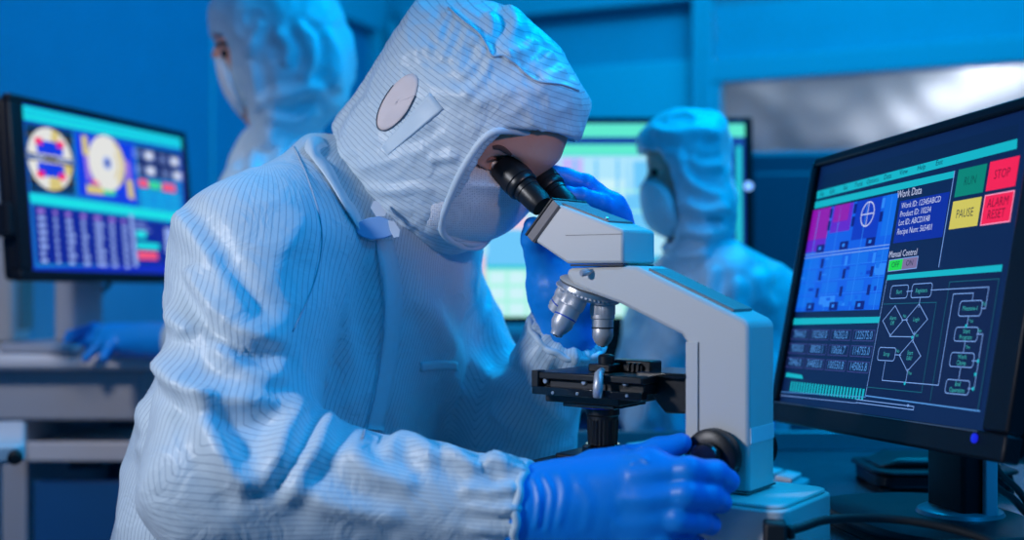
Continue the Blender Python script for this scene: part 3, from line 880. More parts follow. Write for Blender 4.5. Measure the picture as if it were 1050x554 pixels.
# left monitor: wafer inspection page
Q_LEFT = [(5, 95), (190, 136), (196, 292), (20, 288)]
C_LEFT = dict(bg=(16, 40, 190), cyan=(24, 220, 226), black=(8, 18, 52), olive=(92, 92, 44), white=(226, 226, 222), cream=(214, 196, 120), blue=(14, 56, 224), red=(240, 30, 110), steel=(20, 120, 200),
              panel=(14, 76, 214), navy=(10, 34, 150), pale=(150, 176, 240), salmon=(240, 84, 120), mint=(60, 214, 150), sky=(16, 164, 224), dusk=(10, 26, 96), lilac=(160, 120, 220), grid=(12, 92, 200))
def draw_left(u):
    R = u.rect
    u.quad([(21, 108), (186, 142.5), (186.5, 153.5), (22.5, 123.5)], 'cyan', 2)
    u.line([(22, 113), (186, 147)], 'sky', .003, 3); u.line([(22, 118), (186, 150)], 'sky', .002, 3)
    u.quad([(24, 126), (185, 156), (188, 272), (36, 275)], 'steel', 1)
    q = [(25, 127), (73, 135.5), (76, 202), (31, 198.5)]; u.quad(q, 'black', 2)
    for k in range(9):
        t = 0.05 + k * 0.11
        a = (25 + 6 * t, 127 + 71 * t); b = (73 + 3 * t, 135.5 + 66 * t)
        u.line([a, b], 'olive' if k % 2 else 'steel', .0028 if k % 2 else .0014, 3)
    x, z = u.uv((50.8, 165.3)); rx, rz = .062, .060
    def arc(a0, a1, c, lay, f=1.0): u.poly([(x, z)] + [(x + rx * f * math.cos(math.radians(a)), z + rz * f * math.sin(math.radians(a))) for a in np.linspace(a0, a1, 14)], c, lay)
    for a0, a1, c in ((8, 82, 'cream'), (82, 98, 'white'), (98, 172, 'white'), (188, 262, 'white'), (262, 278, 'cream'), (278, 352, 'cream')): arc(a0, a1, c, 4)
    arc(5, 60, 'white', 5, .999); arc(300, 330, 'white', 5, .999)
    u.poly([(x - .07, z - .005), (x + .07, z - .005), (x + .07, z + .005), (x - .07, z + .005)], 'black', 6)
    u.line([(x - .065, z), (x - .02, z)], 'pale', .004, 7, raw=True); u.line([(x + .02, z), (x + .065, z)], 'pale', .004, 7, raw=True)
    for s in (1, -1):
        u.poly([(x - .036, z + s * .008), (x + .036, z + s * .008), (x + .036, z + s * .034), (x - .036, z + s * .034)], 'blue', 6)
        for d in (-1, 1):
            cx = x + d * .030
            u.poly([(cx - .010, z + s * .025), (cx + .010, z + s * .025), (cx + .010, z + s * .038), (cx - .010, z + s * .038)], 'red', 7)
    # centre panel with the disc
    u.quad([(75.5, 136.5), (137, 149), (139.5, 214), (79.5, 202.5)], 'blue', 2)
    x, z = u.uv((108.5, 169)); r = .058
    for c, a0, a1, lay, f in (('cream', 0, 360, 4, 1.0), ('white', 60, 310, 5, .998), ('white', 0, 360, 6, .84), ('cream', -50, 40, 7, .72), ('white', 0, 360, 8, .60), ('pale', 0, 360, 9, .24), ('navy', 0, 360, 10, .13)):
        pts = [(x + r * f * math.cos(math.radians(a)), z + r * .98 * f * math.sin(math.radians(a))) for a in np.linspace(a0, a1, 40, endpoint=a1 - a0 < 360)]
        if a1 - a0 < 360: pts = [(x, z)] + pts
        u.poly(pts, c, lay)
    u.quad([(82, 140), (88, 141), (90, 162), (84, 160)], 'cream', 4); u.quad([(85, 161), (90, 162), (92, 187), (88, 186)], 'lilac', 4)
    u.quad([(87, 191), (104, 194), (105, 202), (88, 200)], 'cream', 4); u.quad([(104, 194), (116, 196), (117, 203), (105, 202)], 'mint', 4); u.quad([(92, 186), (100, 187), (101, 192), (93, 191)], 'salmon', 5)
    u.quad([(126, 166), (131, 167), (133, 186), (129, 185)], 'lilac', 4); u.quad([(128, 186), (134, 187), (136, 207), (130, 205)], 'cream', 4)
    # right block
    u.quad([(139, 150), (184, 158), (185, 188), (141, 183)], 'dusk', 2)
    for p in ((152, 161), (178.5, 167), (153.5, 177), (181, 182)):
        a = u.uv(p); u.poly([(a[0] - .017, a[1] - .010), (a[0] + .017, a[1] - .010), (a[0] + .017, a[1] + .010), (a[0] - .017, a[1] + .010)], 'pale', 4)
        u.poly([(a[0] - .010, a[1] - .006), (a[0] + .010, a[1] - .006), (a[0] + .010, a[1] + .006), (a[0] - .010, a[1] + .006)], 'white', 5)
        for k in (-1, 0, 1): u.line([(a[0] - .058, a[1] + k * .007), (a[0] - .030, a[1] + k * .007)], 'pale', .002, 4, raw=True)
    u.quad([(140.5, 185), (150, 186.6), (150.6, 194.6), (141, 193)], 'salmon', 4); u.quad([(151.5, 187), (163, 189), (163.6, 197), (152, 195.4)], 'mint', 4); u.quad([(165, 189.5), (178, 191.5), (178.6, 199.6), (165.4, 197.6)], 'salmon', 4)
    u.quad([(142, 196), (183, 203), (184, 222), (143.5, 216)], 'sky', 3)
    for k in (1, 2): u.line([(142 + k * .5, 196 + k * 6.6), (183.3, 203 + k * 6.3)], 'panel', .002, 4)
    for k in (.33, .66): u.line([(142 + 41 * k, 196 + 7 * k), (143.5 + 41 * k, 216 + 6 * k)], 'panel', .002, 4)
    # band and table
    u.quad([(29.5, 200), (186.5, 221.5), (187, 231), (31, 210)], 'cyan', 3)
    u.quad([(33, 212), (131, 225), (135.5, 273.5), (38, 271)], 'navy', 3)
    rnd = random.Random(5)
    A, B, C, D = [np.array(u.uv(p)) for p in ((33, 212), (131, 225), (135.5, 273.5), (38, 271))]
    for j, (s, w_) in enumerate(((.04, .075), (.19, .035), (.31, .08), (.46, .065), (.60, .10), (.76, .07), (.90, .07))):
        for i in range(8):
            t = .06 + i * .121; a = A + (B - A) * s + (D - A) * t; ww = w_ * (.6 + .4 * rnd.random())
            b = a + (B - A) * ww; n = np.array([0, -1]) * .0075
            u.poly([tuple(a + n), tuple(b + n), tuple(b), tuple(a)], 'pale' if i else 'lilac', 4)
    u.quad([(130.5, 222), (133.5, 222.4), (138, 275), (134.6, 274.6)], 'pale', 5)
    u.quad([(134, 226), (186, 233), (188, 272), (139, 273)], 'navy', 2)
    for k in range(3): u.line([(136, 230 + k * 4), (146 + 3 * k, 231.4 + k * 4)], 'pale', .0022, 4)
    u.quad([(137, 238), (147, 239.2), (147.6, 246.6), (137.4, 246)], 'cyan', 4); u.quad([(137.6, 250), (160, 252), (160.4, 258), (138, 256.6)], 'cyan', 4); u.quad([(138, 259), (158, 260.4), (158.4, 268), (138.8, 267.6)], 'salmon', 4)
    u.quad([(166, 236), (174, 237), (175, 262), (167, 261.4)], 'pale', 4)
lm, T_L = monitor('wall_side_monitor', 'monitor at far left showing the round wafer chart and data table', (-0.8191, 2.3897, ZC + 0.1583), 1.2518, -0.0958, 0.0149, 0.5596, 0.345,
                  (0.036, 0.016, 0.014, 0.020), C_LEFT, Q_LEFT, draw_left)
zb = 0.905 - lm.location.z
m = MB(); m.slab(rrect(-0.02, 0.075, 0.075, 0.125, 0.008), zb + 0.02, -0.06); m.build('stand_neck', M['bezel_grey'], lm, bevel=0.004, label='pale grey stand neck')
m = MB(); m.slab(rrect(-0.03, 0.0555, 0.085, 0.074, 0.004), -0.10, 0.04); m.build('mount_plate', M['bezel'], lm, bevel=0.003)
m = MB(); m.slab(rrect(-0.11, 0.00, 0.15, 0.19, 0.02), zb + 0.0005, zb + 0.019); m.build('stand_base', M['bezel_grey'], lm, bevel=0.004)
m = MB(T_L); m.slab(rrect(-0.5596 / 2 - 0.020, -0.004, -0.5596 / 2 - 0.0005, 0.030, 0.004), -0.09, -0.03); m.build('side_control', M['bezel'], lm, bevel=0.003)

# far monitor: bright inspection page
Q_FAR = [(479, 120), (772, 120), (772, 332), (479, 332)]
C_FAR = dict(bg=(60, 190, 236), green=(96, 236, 206), navy=(20, 52, 150), white=(206, 244, 250), ice=(176, 230, 252), mint=(170, 244, 228), lilac=(196, 186, 250), pink=(236, 206, 226), cyan=(40, 200, 214), sky=(110, 200, 250), deep=(20, 80, 200), grey=(170, 210, 220))
def draw_far(u):
    R = u.rect
    R((483, 125), (770, 140), 'green', 2); R((483, 125), (770, 126.6), 'navy', 3); R((483, 140.5), (770, 147.5), 'navy', 2)
    R((483, 148), (747, 159), 'green', 2); R((747, 148), (768, 325), 'navy', 1)
    R((483, 160), (745, 262), 'ice', 2)
    R((500, 161), (540, 235), 'pink', 3); R((545, 162), (572, 180), 'lilac', 3); R((576, 162), (598, 182), 'lilac', 3); R((604, 162), (650, 200), 'ice', 3)
    R((560, 184), (640, 258), 'white', 4); R((500, 236), (556, 272), 'sky', 4); R((640, 165), (668, 250), 'sky', 3)
    for x in (566, 588, 610, 632): R((x, 163), (x + 3, 258), 'sky', 5)
    for y in (195, 216, 238): R((560, y), (660, y + 2), 'mint', 5)
    R((745, 150), (748, 264), 'cyan', 4); R((755, 150), (761, 268), 'cyan', 4); R((700, 262), (761, 268), 'cyan', 4)
    R((690, 160), (745, 190), 'navy', 4); R((700, 192), (744, 260), 'deep', 4)
    R((483, 262), (498, 326), 'pink', 4); R((498, 272), (700, 326), 'mint', 3); R((498, 272), (700, 276), 'cyan', 5)
    for i in range(7):
        for j in range(3): R((502 + i * 20, 279 + j * 16), (518 + i * 20, 291 + j * 16), 'white', 5)
fm, T_F = monitor('far_monitor', 'bright monitor behind the microscope, partly hidden by the far hooded worker', ((625.5 - CX) / FPX * 2.42, 2.42, ZC + (283 - 226) / FPX * 2.42), 0.0, -0.03, 0.0, 293 / FPX * 2.42, 212 / FPX * 2.42,
                  (0.012, 0.016, 0.010, 0.014), C_FAR, Q_FAR, draw_far)
zb = 0.83 - fm.location.z
m = MB(); m.slab(rrect(-0.05, 0.06, 0.05, 0.10, 0.008), zb + 0.015, -0.05); m.build('stand_neck', M['bezel'], fm, bevel=0.004)
m = MB(); m.slab(rrect(-0.14, -0.05, 0.14, 0.15, 0.03), zb + 0.0005, zb + 0.0145); m.build('stand_base', M['bezel'], fm, bevel=0.004)
m = MB(); m.slab(rrect(-0.055, 0.0555, 0.055, 0.0595, 0.003), -0.10, 0.04); m.build('mount_plate', M['bezel'], fm)
m = MB(T_F); m.lathe([(0.009, 0), (0.009, 0.002), (0.006, 0.003)], (293 / FPX * 2.42 / 2 - 0.010, -0.0062, 0.07), (0, -1, 0), 20); m.build('power_light', mat('white_power_light', (200, 220, 255), 0.3, emit=(170, 205, 255), es=0.8), fm, label='round white power light')
# ------------------------------------------------------------------ microscope
MO = Vector((0.0953, 1.230, TABLE))                # foot of the optical axis
mic = empty('microscope', MO, 'cream binocular microscope with black stage that the near seated worker looks into', 'microscope', YAW)
def MX(px, py, lat): return plane_xz(px, py, lat, MO)
def prof(pts, lat): return [MX(a, b, lat) for a, b in pts]
HW = 0.033                                          # half width of the head
AW = 0.030                                          # half width of arm and column
# base
b0, b1 = MX(800, 508, -0.07)[0], -0.088
ztop = MX(768, 507, -AW)[1]
m = MB(); m.slab(rrect(b1, -0.065, b0, 0.065, 0.018), 0.012, ztop - 0.006); m.slab(rrect(b1 + 0.004, -0.061, b0 - 0.004, 0.061, 0.016), ztop - 0.006, ztop - 0.002)
base = m.build('base', M['enamel'], mic, bevel=0.005)
for x in (b1 + 0.02, b0 - 0.02):
    for y in (-0.045, 0.045):
        m = MB(); m.lathe([(0.011, 0), (0.011, 0.0118)], (x, y, 0.0001), (0, 0, 1), 16); m.build('rubber_foot', M['rubber'], base)
zb = ztop - 0.0018
m = MB(); m.slab(rrect(-0.075, -0.032, 0.02, 0.032, 0.006), zb, zb + 0.010); m.slab(rrect(-0.045, -0.026, 0.012, 0.026, 0.006), zb + 0.0101, zb + 0.020)
lh = m.build('field_lamp_housing', M['black'], base, bevel=0.002, label='black plates around the field lamp')
m = MB(); m.lathe([(0.022, 0), (0.022, 0.008), (0.018, 0.011), (0.014, 0.011)], (0, 0, zb + 0.0202), (0, 0, 1), 32); m.build('lamp_collar', M['black_gloss'], lh)
m = MB(); m.lathe([(0.014, 0), (0.009, 0.002), (0.002, 0.003)], (0, 0, zb + 0.0312), (0, 0, 1), 24); m.build('field_lens', M['glass_tip'], lh)
# column and arm in one casting
xr = MX(768, 400, -AW)[0]; xf = MX(703, 400, -AW)[0]
arm_px = [(582, 275), (640, 272.5), (652, 273), (762, 327.5), (768, 333)]
P1 = prof(arm_px, -AW)
prof_arm = P1 + [(xr, ztop - 0.0015), (xf, ztop - 0.0015)] + prof([(703, 351), (698, 343), (634, 311), (606, 301), (587, 291), (580, 283)], -AW)
m = MB(); m.prism(prof_arm, -AW, AW)
arm = m.build('arm', M['enamel'], mic, bevel=0.004)
m = MB()                                            # joint between column and base, recessed back strip, dovetail cover
m.span((xf - 0.001, -AW - 0.0006, ztop + 0.001), (xr + 0.0006, AW + 0.0006, ztop + 0.0022)); m.build('joint_line', M['groove'], arm)
a = MX(703.6, 352, -AW)[0]; b = MX(716, 352, -AW)[0]; z1 = MX(710, 351, -AW)[1]; z0 = MX(710, 456, -AW)[1]
m = MB(); m.span((a, -AW - 0.0012, z0), (b, -AW - 0.0001, z1)); m.build('dovetail_cover', M['enamel'], arm, bevel=0.0005)
m = MB(); m.span((b, -AW - 0.0006, z0), (b + 0.0008, -AW + 0.0001, z1)); m.build('cover_joint', M['groove'], arm)
t0, t1 = MX(660, 277, -AW), MX(748, 320, -AW)
d = Vector((t1[0] - t0[0], 0, t1[1] - t0[1])); ln = d.length; d.normalize(); nn = Vector((-d.z, 0, d.x))
Mt = Matrix(((d.x, 0, nn.x, t0[0]), (0, 1, 0, 0), (d.z, 0, nn.z, t0[1]), (0, 0, 0, 1)))
m = MB(Mt); m.span((0, -AW + 0.009, -0.002), (ln, AW - 0.009, 0.0022)); m.build('top_inset', M['enamel_dark'], arm, bevel=0.001, label='grey inset strip on the arm top')
z0, z1 = MX(768, 456, -AW)[1], MX(768, 440, -AW)[1]
m = MB(); m.span((xr - 0.0002, -AW + 0.003, z0), (xr + 0.0006, AW - 0.003, z1)); m.build('rating_plate', mat('pale_plate', (232, 236, 240), 0.4), arm, label='pale plate on the back of the column')
# head
hp = prof([(672 - 33, 270.5), (581, 270.2), (548, 247.5)], -HW) + prof([(568, 208.5)], -HW)
rear_top = MX(639, 235.5, -HW)
hp = [hp[0], hp[1], hp[2], hp[3], (rear_top[0], rear_top[1])]
m = MB(); m.prism(hp, -HW, HW); head = m.build('binocular_head', M['enamel'], mic, bevel=0.003)
plate = prof([(547, 248), (534, 238), (559.5, 203.5), (568.6, 208)], -HW)
q0, q1, q2, q3 = [Vector((p[0], 0, p[1])) for p in plate]
eA, eB = MX(517.5, 171.5, -0.027), MX(538, 193, -0.027)
ax = Vector((eA[0] - eB[0], 0, eA[1] - eB[1])).normalized()     # tube axis, towards the eyes
fb = q3 - q0; fdir = (fb - ax * fb.dot(ax)).normalized()
Lf = fb.length
Mh = Matrix(((ax.x, 0, fdir.x, q0.x), (0, 1, 0, 0), (ax.z, 0, fdir.z, q0.z), (0, 0, 0, 1)))
m = MB(Mh); m.span((0.0002, -HW - 0.0008, -0.001), (0.0105, HW + 0.0008, Lf + 0.001)); fp = m.build('front_plate', M['enamel_dark'], head, bevel=0.001, label='dark brown front plate of the head')
m = MB(Mh); m.span((0.0106, -HW - 0.0012, -0.0014), (0.0135, HW + 0.0012, Lf + 0.0014)); m.build('plate_rim', M['black'], head, bevel=0.0008)
m = MB(Mh); m.span((-0.0022, -HW - 0.0006, 0.0), (0.0, HW + 0.0006, Lf + 0.0006)); m.build('plate_joint', M['groove'], head)
# dark gasket under the head, thin seam along its flank, dovetail ring
zh = hp[0][1]
m = MB(); m.span((hp[1][0] + 0.004, -HW + 0.001, zh - 0.0022), (hp[0][0] - 0.001, HW - 0.001, zh - 0.0003)); m.build('gasket', M['groove'], head)
s0, s1 = MX(580, 239, -HW), MX(638, 240, -HW)
m = MB(); m.span((s0[0], -HW - 0.0003, s1[1] - 0.0004), (s1[0], -HW + 0.0005, s1[1] + 0.0002)); m.build('flank_seam', M['enamel_dark'], head)
a = Vector((hp[3][0], 0, hp[3][1])); b = Vector((rear_top[0], 0, rear_top[1])); d = (b - a); ln = d.length; d.normalize(); nn = Vector((-d.z, 0, d.x))
if nn.z < 0: nn = -nn
Mt = Matrix(((d.x, 0, nn.x, a.x), (0, 1, 0, 0), (d.z, 0, nn.z, a.z), (0, 0, 0, 1)))
m = MB(Mt); m.span((0.002, -HW + 0.010, -0.001), (ln * 0.72, HW - 0.006, 0.002)); ti = m.build('top_plate', M['enamel_dark'], head, bevel=0.001, label='dark plate on top of the head')
m = MB(Mt); m.lathe([(0.0022, 0), (0.0022, 0.0015), (0.0012, 0.002)], (ln * 0.66, -HW + 0.014, 0.0021), (0, 0, 1), 14); m.build('plate_screw', M['chrome'], ti)
# eyepieces
for sgn in (-1, 1):
    eo = Vector((eA[0], sgn * 0.027, eA[1])) - ax * 0.0605; o = eo
    ep = MB(); ep.lathe([(0.0120, -0.006), (0.0138, 0.001), (0.0138, 0.018), (0.0148, 0.0185), (0.0148, 0.022), (0.0142, 0.0225), (0.0142, 0.0245), (0.0165, 0.025), (0.0178, 0.027), (0.0178, 0.030), (0.0168, 0.0305), (0.0168, 0.033), (0.0182, 0.034), (0.0188, 0.052), (0.0184, 0.060), (0.0172, 0.0615), (0.0140, 0.0605), (0.0125, 0.056)], o, ax, 40)
    e = ep.build('eyepiece', M['black'], mic, smooth=35)
    m = MB(); m.lathe([(0.0122, 0), (0.008, 0.0015), (0.002, 0.0022)], o + ax * 0.0562, ax, 28); m.build('ocular_lens', M['glass_tip'], e)
# nosepiece turret
tau = math.radians(20); A = Vector((-math.sin(tau), 0, -math.cos(tau))); R0 = Vector((math.cos(tau), 0, -math.sin(tau))); RY = Vector((0, -1, 0))
zm = MX(620, 311, 0)[1]
C = Vector((0, 0, zm)) - R0 * 0.021
m = MB(); m.lathe([(0.012, -0.012), (0.026, -0.0115), (0.033, -0.0095), (0.034, -0.006), (0.034, -0.0025), (0.0325, -0.0015), (0.0305, 0.0), (0.028, 0.001), (0.012, 0.0035)], C, A, 56, 0)
tur = m.build('nosepiece', M['chrome'], mic, smooth=30)
m = MB(); m.lathe([(0.0343, -0.0056), (0.0352, -0.005), (0.0352, -0.0032), (0.0343, -0.0028)], C, A, 96, ribs=48, rib=0.03); m.build('grip_ring', M['alu'], tur)
m = MB(); m.lathe([(0.0335, -0.0115), (0.031, -0.0135), (0.018, -0.016)], C, A, 48); m.build('turret_mount', M['enamel'], tur)
def objective(az, kind):
    Rv = R0 * math.cos(az) + RY * math.sin(az)
    D = (A * math.cos(tau) + Rv * math.sin(tau)).normalized()
    o = C + Rv * 0.021 - D * 0.001
    if kind == 'long': p = [(0.0125, 0), (0.0128, 0.001), (0.0128, 0.017), (0.0120, 0.0178), (0.0114, 0.018), (0.0114, 0.026), (0.0110, 0.0263), (0.0110, 0.0275), (0.0113, 0.028), (0.0113, 0.0345), (0.0108, 0.037), (0.0085, 0.042), (0.0062, 0.0445), (0.005, 0.046), (0.003, 0.0462)]
    elif kind == 'mid': p = [(0.0128, 0), (0.0132, 0.001), (0.0132, 0.014), (0.0122, 0.0148), (0.0122, 0.025), (0.0118, 0.0255), (0.0118, 0.034), (0.0085, 0.041), (0.007, 0.0425), (0.0062, 0.047), (0.004, 0.0472)]
    else: p = [(0.0122, 0), (0.0126, 0.001), (0.0126, 0.015), (0.0116, 0.0155), (0.0116, 0.027), (0.0104, 0.0275), (0.0104, 0.031), (0.006, 0.0312)]
    ob = MB(); ob.lathe(p, o, D, 40); ob = ob.build('objective', M['alu'], mic, smooth=35)
    m = MB(); m.lathe([(p[2][0] + 0.0003, 0.003), (p[2][0] + 0.0005, 0.004), (p[2][0] + 0.0005, 0.012), (p[2][0] + 0.0003, 0.013)], o, D, 120, ribs=60, rib=0.02); m.build('knurled_ring', M['alu'], ob)
    h = 0.0262 if kind == 'long' else 0.0250 if kind == 'mid' else 0.0205
    m = MB(); rr = 0.0115 if kind == 'long' else 0.0123 if kind == 'mid' else 0.0117
    m.lathe([(rr, h), (rr + 0.0002, h + 0.0002), (rr + 0.0002, h + 0.0012), (rr, h + 0.0014)], o, D, 40); m.build('colour_ring', M['blue_band'] if kind != 'long' else M['groove'], ob)
    L_ = p[-1][1]
    m = MB(); m.lathe([(p[-1][0] * 0.95, L_ + 0.0001), (p[-1][0] * 0.7, L_ + 0.0010), (0.0005, L_ + 0.0012)], o, D, 20); m.build('front_lens', M['glass_tip'], ob)
objective(0, 'long'); objective(math.pi / 2, 'mid'); objective(math.pi, 'short')
# set screw on the arm nose
sx, sz = MX(607, 278, -AW)
m = MB(); m.lathe([(0.0022, 0), (0.0022, 0.004), (0.0035, 0.0042), (0.0038, 0.005), (0.0038, 0.0125), (0.003, 0.0135)], (sx, -AW + 0.0005, sz), (-0.45, -0.85, -0.18), 28, ribs=14, rib=0.1, rib_rows=(3, 4)); m.build('set_screw', M['alu'], mic, smooth=35)
# stage
sl, sr = MX(546, 390, -0.062)[0], MX(656, 390, -0.062)[0]
z_top = MX(560, 382, -0.062)[1]; z_bot = MX(600, 408, -0.062)[1]
H = z_top - z_bot
m = MB(); m.span((sl, -0.058, z_top - 0.0075), (sr, 0.062, z_top)); stage = m.build('stage', M['black'], mic, bevel=0.0015)
m = MB(); m.span((sl + 0.003, -0.050, z_bot + 0.004), (sr - 0.002, 0.05, z_top - 0.0076)); m.build('stage_slide_block', M['black'], stage, bevel=0.0012)
m = MB(); m.span((sl - 0.001, -0.062, z_bot), (sr + 0.001, -0.048, z_bot + 0.0085)); m.build('front_rail', M['black_gloss'], stage, bevel=0.0012)
m = MB(); m.span((sl + 0.016, -0.0525, z_top - 0.0155), (sr - 0.045, -0.0502, z_top - 0.0100)); m.build('rack', M['groove'], stage)
m = MB(); m.span((sl - 0.003, -0.060, z_bot + 0.006), (sl + 0.0055, -0.046, z_top + 0.0012)); m.build('end_block', M['black'], stage, bevel=0.001)
for px, py in ((558.5, 391), (598, 392.5), (640, 393.5), (567, 403), (592, 404), (643, 406)):
    x, z = MX(px, py, -0.055 if py < 400 else -0.062)
    if py < 400:
        m = MB(); m.lathe([(0.0030, 0), (0.0030, 0.003), (0.0022, 0.004)], (x, -0.051, z), (0, -1, 0), 16); m.build('rail_screw', M['chrome'], stage)
    else:
        m = MB(); m.lathe([(0.0016, 0), (0.0016, 0.001), (0.001, 0.0014)], (x, -0.0621, z), (0, -1, 0), 12); m.build('pin', M['chrome'], stage)
# specimen holder on top
h0 = MX(606, 380, -0.03)[0]; h1 = MX(668, 372, -0.0)[0]
zt = z_top + 0.0004
m = MB(); m.span((h0 + 0.012, -0.012, zt), (h1 + 0.006, 0.012, zt + 0.012)); hold = m.build('specimen_holder', M['black'], stage, bevel=0.002)
m = MB(); m.span((h0, -0.036, zt), (h0 + 0.026, -0.0125, zt + 0.0085)); m.lathe([(0.0085, 0), (0.0085, 0.010), (0.007, 0.012), (0.003, 0.0125)], (h0 + 0.016, -0.026, zt + 0.006), (0, 0, 1), 24)
m.build('holder_clamp', M['black'], hold, bevel=0.0015)
for k in range(3):
    m = MB(); m.span((h0 + 0.036 + k * 0.0055, -0.0185, zt + 0.001), (h0 + 0.0385 + k * 0.0055, -0.0125, zt + 0.0095)); m.build('holder_rib', M['black'], hold, bevel=0.0006)
m = MB(); m.span((h0 + 0.030, -0.016, zt), (h0 + 0.052, -0.0125, zt + 0.0075)); m.build('holder_base', M['black'], hold, bevel=0.0008)
# light lever on the stage front
lx, lz = MX(617, 397, -0.062)
m = MB(); m.tube([(lx - 0.004, -0.055, lz + 0.016), (lx - 0.001, -0.066, lz + 0.013), (lx, -0.069, lz), (lx - 0.001, -0.069, lz - 0.010)], [0.003, 0.0045, 0.0052, 0.0042], 12); m.build('stage_lever', M['alu'], stage, smooth=180, label='silver lever on the stage front')
# bracket carrying the stage
zr = MX(700, 381, -0.02)[1]
bp = [(sr - 0.012, z_bot + 0.012), (sr - 0.010, z_bot + 0.002)] + [MX(683, 424, -0.02), (xf + 0.0005, MX(700, 424, -0.02)[1]), (xf + 0.0005, zr - 0.004), (sr - 0.014, zr - 0.006)]
m = MB(); m.prism(bp, -0.022, 0.022); br = m.build('stage_bracket', M['black'], mic, bevel=0.002)
m = MB(); m.span((sr - 0.02, -0.034, zr - 0.0058), (xf + 0.0005, 0.034, zr - 0.0012)); m.build('bracket_plate', M['black_gloss'], br, bevel=0.001)
# condenser below
zc0 = MX(618, 407, 0)[1]; zc1 = MX(618, 463, 0)[1]; Hc = zc0 - zc1
m = MB(); m.span((-0.046, -0.040, z_bot - 0.0005), (0.044, 0.036, z_bot - 0.0095)); cc = m.build('condenser_carrier', M['black'], mic, bevel=0.0015)
m = MB(); m.span((-0.028, -0.034, z_bot - 0.0097), (0.034, 0.032, z_bot - 0.0140)); m.build('carrier_plate', M['black_gloss'], cc, bevel=0.001)
zk = z_bot - 0.0141
m = MB(); m.lathe([(0.0235, 0), (0.0235, 0.0022)], (0, 0, zk), (0, 0, -1), 40); m.build('filter_ring', M['blue_filter'], mic, label='blue filter ring under the stage')
hh = zk - 0.0023 - zc1
m = MB(); m.lathe([(0.0172, 0), (0.0178, 0.001), (0.0178, 0.007), (0.0165, 0.0085), (0.0165, 0.012), (0.0168, 0.013), (0.0160, hh * 0.72), (0.0150, hh * 0.94), (0.0135, hh)], (0, 0, zk - 0.0023), (0, 0, -1), 144, ribs=24, rib=0.07, rib_rows=(5, 6))
m.build('condenser', M['black'], mic, smooth=25)
# focus knobs on both flanks
kx, kz = MX(727, 470, -AW - 0.02)
for s in (-1, 1):
    m = MB(); m.lathe([(0.019, 0), (0.019, 0.004), (0.0262, 0.0045), (0.0272, 0.0055), (0.0272, 0.0165), (0.0262, 0.0185), (0.0235, 0.0200), (0.016, 0.0215)], (kx, s * (AW + 0.0002), kz), (0, s, 0), 96, ribs=48, rib=0.025, rib_rows=(3, 4))
    k = m.build('coarse_focus_knob', M['black'], mic, smooth=40)
    m = MB(); m.lathe([(0.0155, 0), (0.0162, 0.001), (0.0162, 0.008), (0.014, 0.0105), (0.005, 0.0115)], (kx, s * (AW + 0.0218), kz), (0, s, 0), 64, ribs=32, rib=0.03, rib_rows=(1, 2)); m.build('fine_focus_knob', M['black_gloss'], k, smooth=40)

# ------------------------------------------------------------------ power lead plugged into the microscope
pl = empty('power_lead', (0.0, 0.0, 0.0), 'black power lead running from a box plug by the microscope base past the monitor stand', 'cable')
pc = P(795, 545, 1.045); zt_ = ZC - (534 - CY) / FPX * 1.045
Mp = Matrix.Translation((pc.x, pc.y, 0)) @ Matrix.Rotation(-0.15, 4, 'Z')
m = MB(Mp); m.span((-0.0105, -0.013, TABLE + 0.0005), (0.0095, 0.013, zt_)); m.span((0.0095, -0.007, zt_ - 0.016), (0.017, 0.007, zt_ - 0.004)); m.build('plug', M['rubber'], pl, bevel=0.003)
cab = spline([tuple(P(806, 545, 1.045)), tuple(P(822, 541, 1.055)), tuple(P(850, 533, 1.075)), tuple(P(905, 532, 1.10)), tuple(P(955, 538, 1.09)), tuple(P(1005, 551, 1.07)), tuple(P(1050, 572, 1.05)), (0.52, 1.03, TABLE + 0.008), (0.60, 1.00, TABLE + 0.0048), (0.75, 1.00, TABLE + 0.0048)], 10)
m = MB(); m.tube(cab, 0.0042, 12); m.build('cord', M['rubber'], pl, smooth=180)

# monitor cables hanging behind the near monitor
for i, (a, b, lab) in enumerate(((0, 0.0, 'upper black cable drooping from the back of the near monitor'), (1, 0.02, 'lower black cable drooping from the back of the near monitor'))):
    s = P(1000 + 12 * i, 470, 1.30); s.z += 0.02
    pts = spline([tuple(s), tuple(P(1024 - 6 * i, 484 + 10 * i, 1.32)), tuple(P(1044 - 4 * i, 503 + 10 * i, 1.34)), tuple(P(1068, 532 + 4 * i, 1.34)), (0.66 + 0.02 * i, 1.36, TABLE + 0.0045), (0.78, 1.45 - 0.05 * i, TABLE + 0.0045)], 10)
    m = MB(); m.tube(pts, 0.0042, 10); c = m.build('monitor_cable', M['rubber'], None, smooth=180); tag(c, lab, 'cable', 'cables behind the near monitor')

lc = empty('hanging_cable', (0.0, 0.0, 0.0), 'black cable hanging under the left monitor beside its grey stand', 'cable')
m = MB(); m.tube(spline([tuple(P(72, 290, 2.44)), tuple(P(75, 303, 2.42)), tuple(P(69, 320, 2.41)), tuple(P(70, 338, 2.41)), tuple(P(66, 352.5, 2.41))], 8), 0.007, 10); m.build('cord', M['rubber'], lc, smooth=180)
m = MB(); m.tube(spline([tuple(P(113, 291, 2.50)), tuple(P(96, 306, 2.47)), tuple(P(80, 318, 2.44)), tuple(P(70, 322, 2.412))], 8), 0.0055, 10); m.build('branch_cord', M['rubber'], lc, smooth=180)

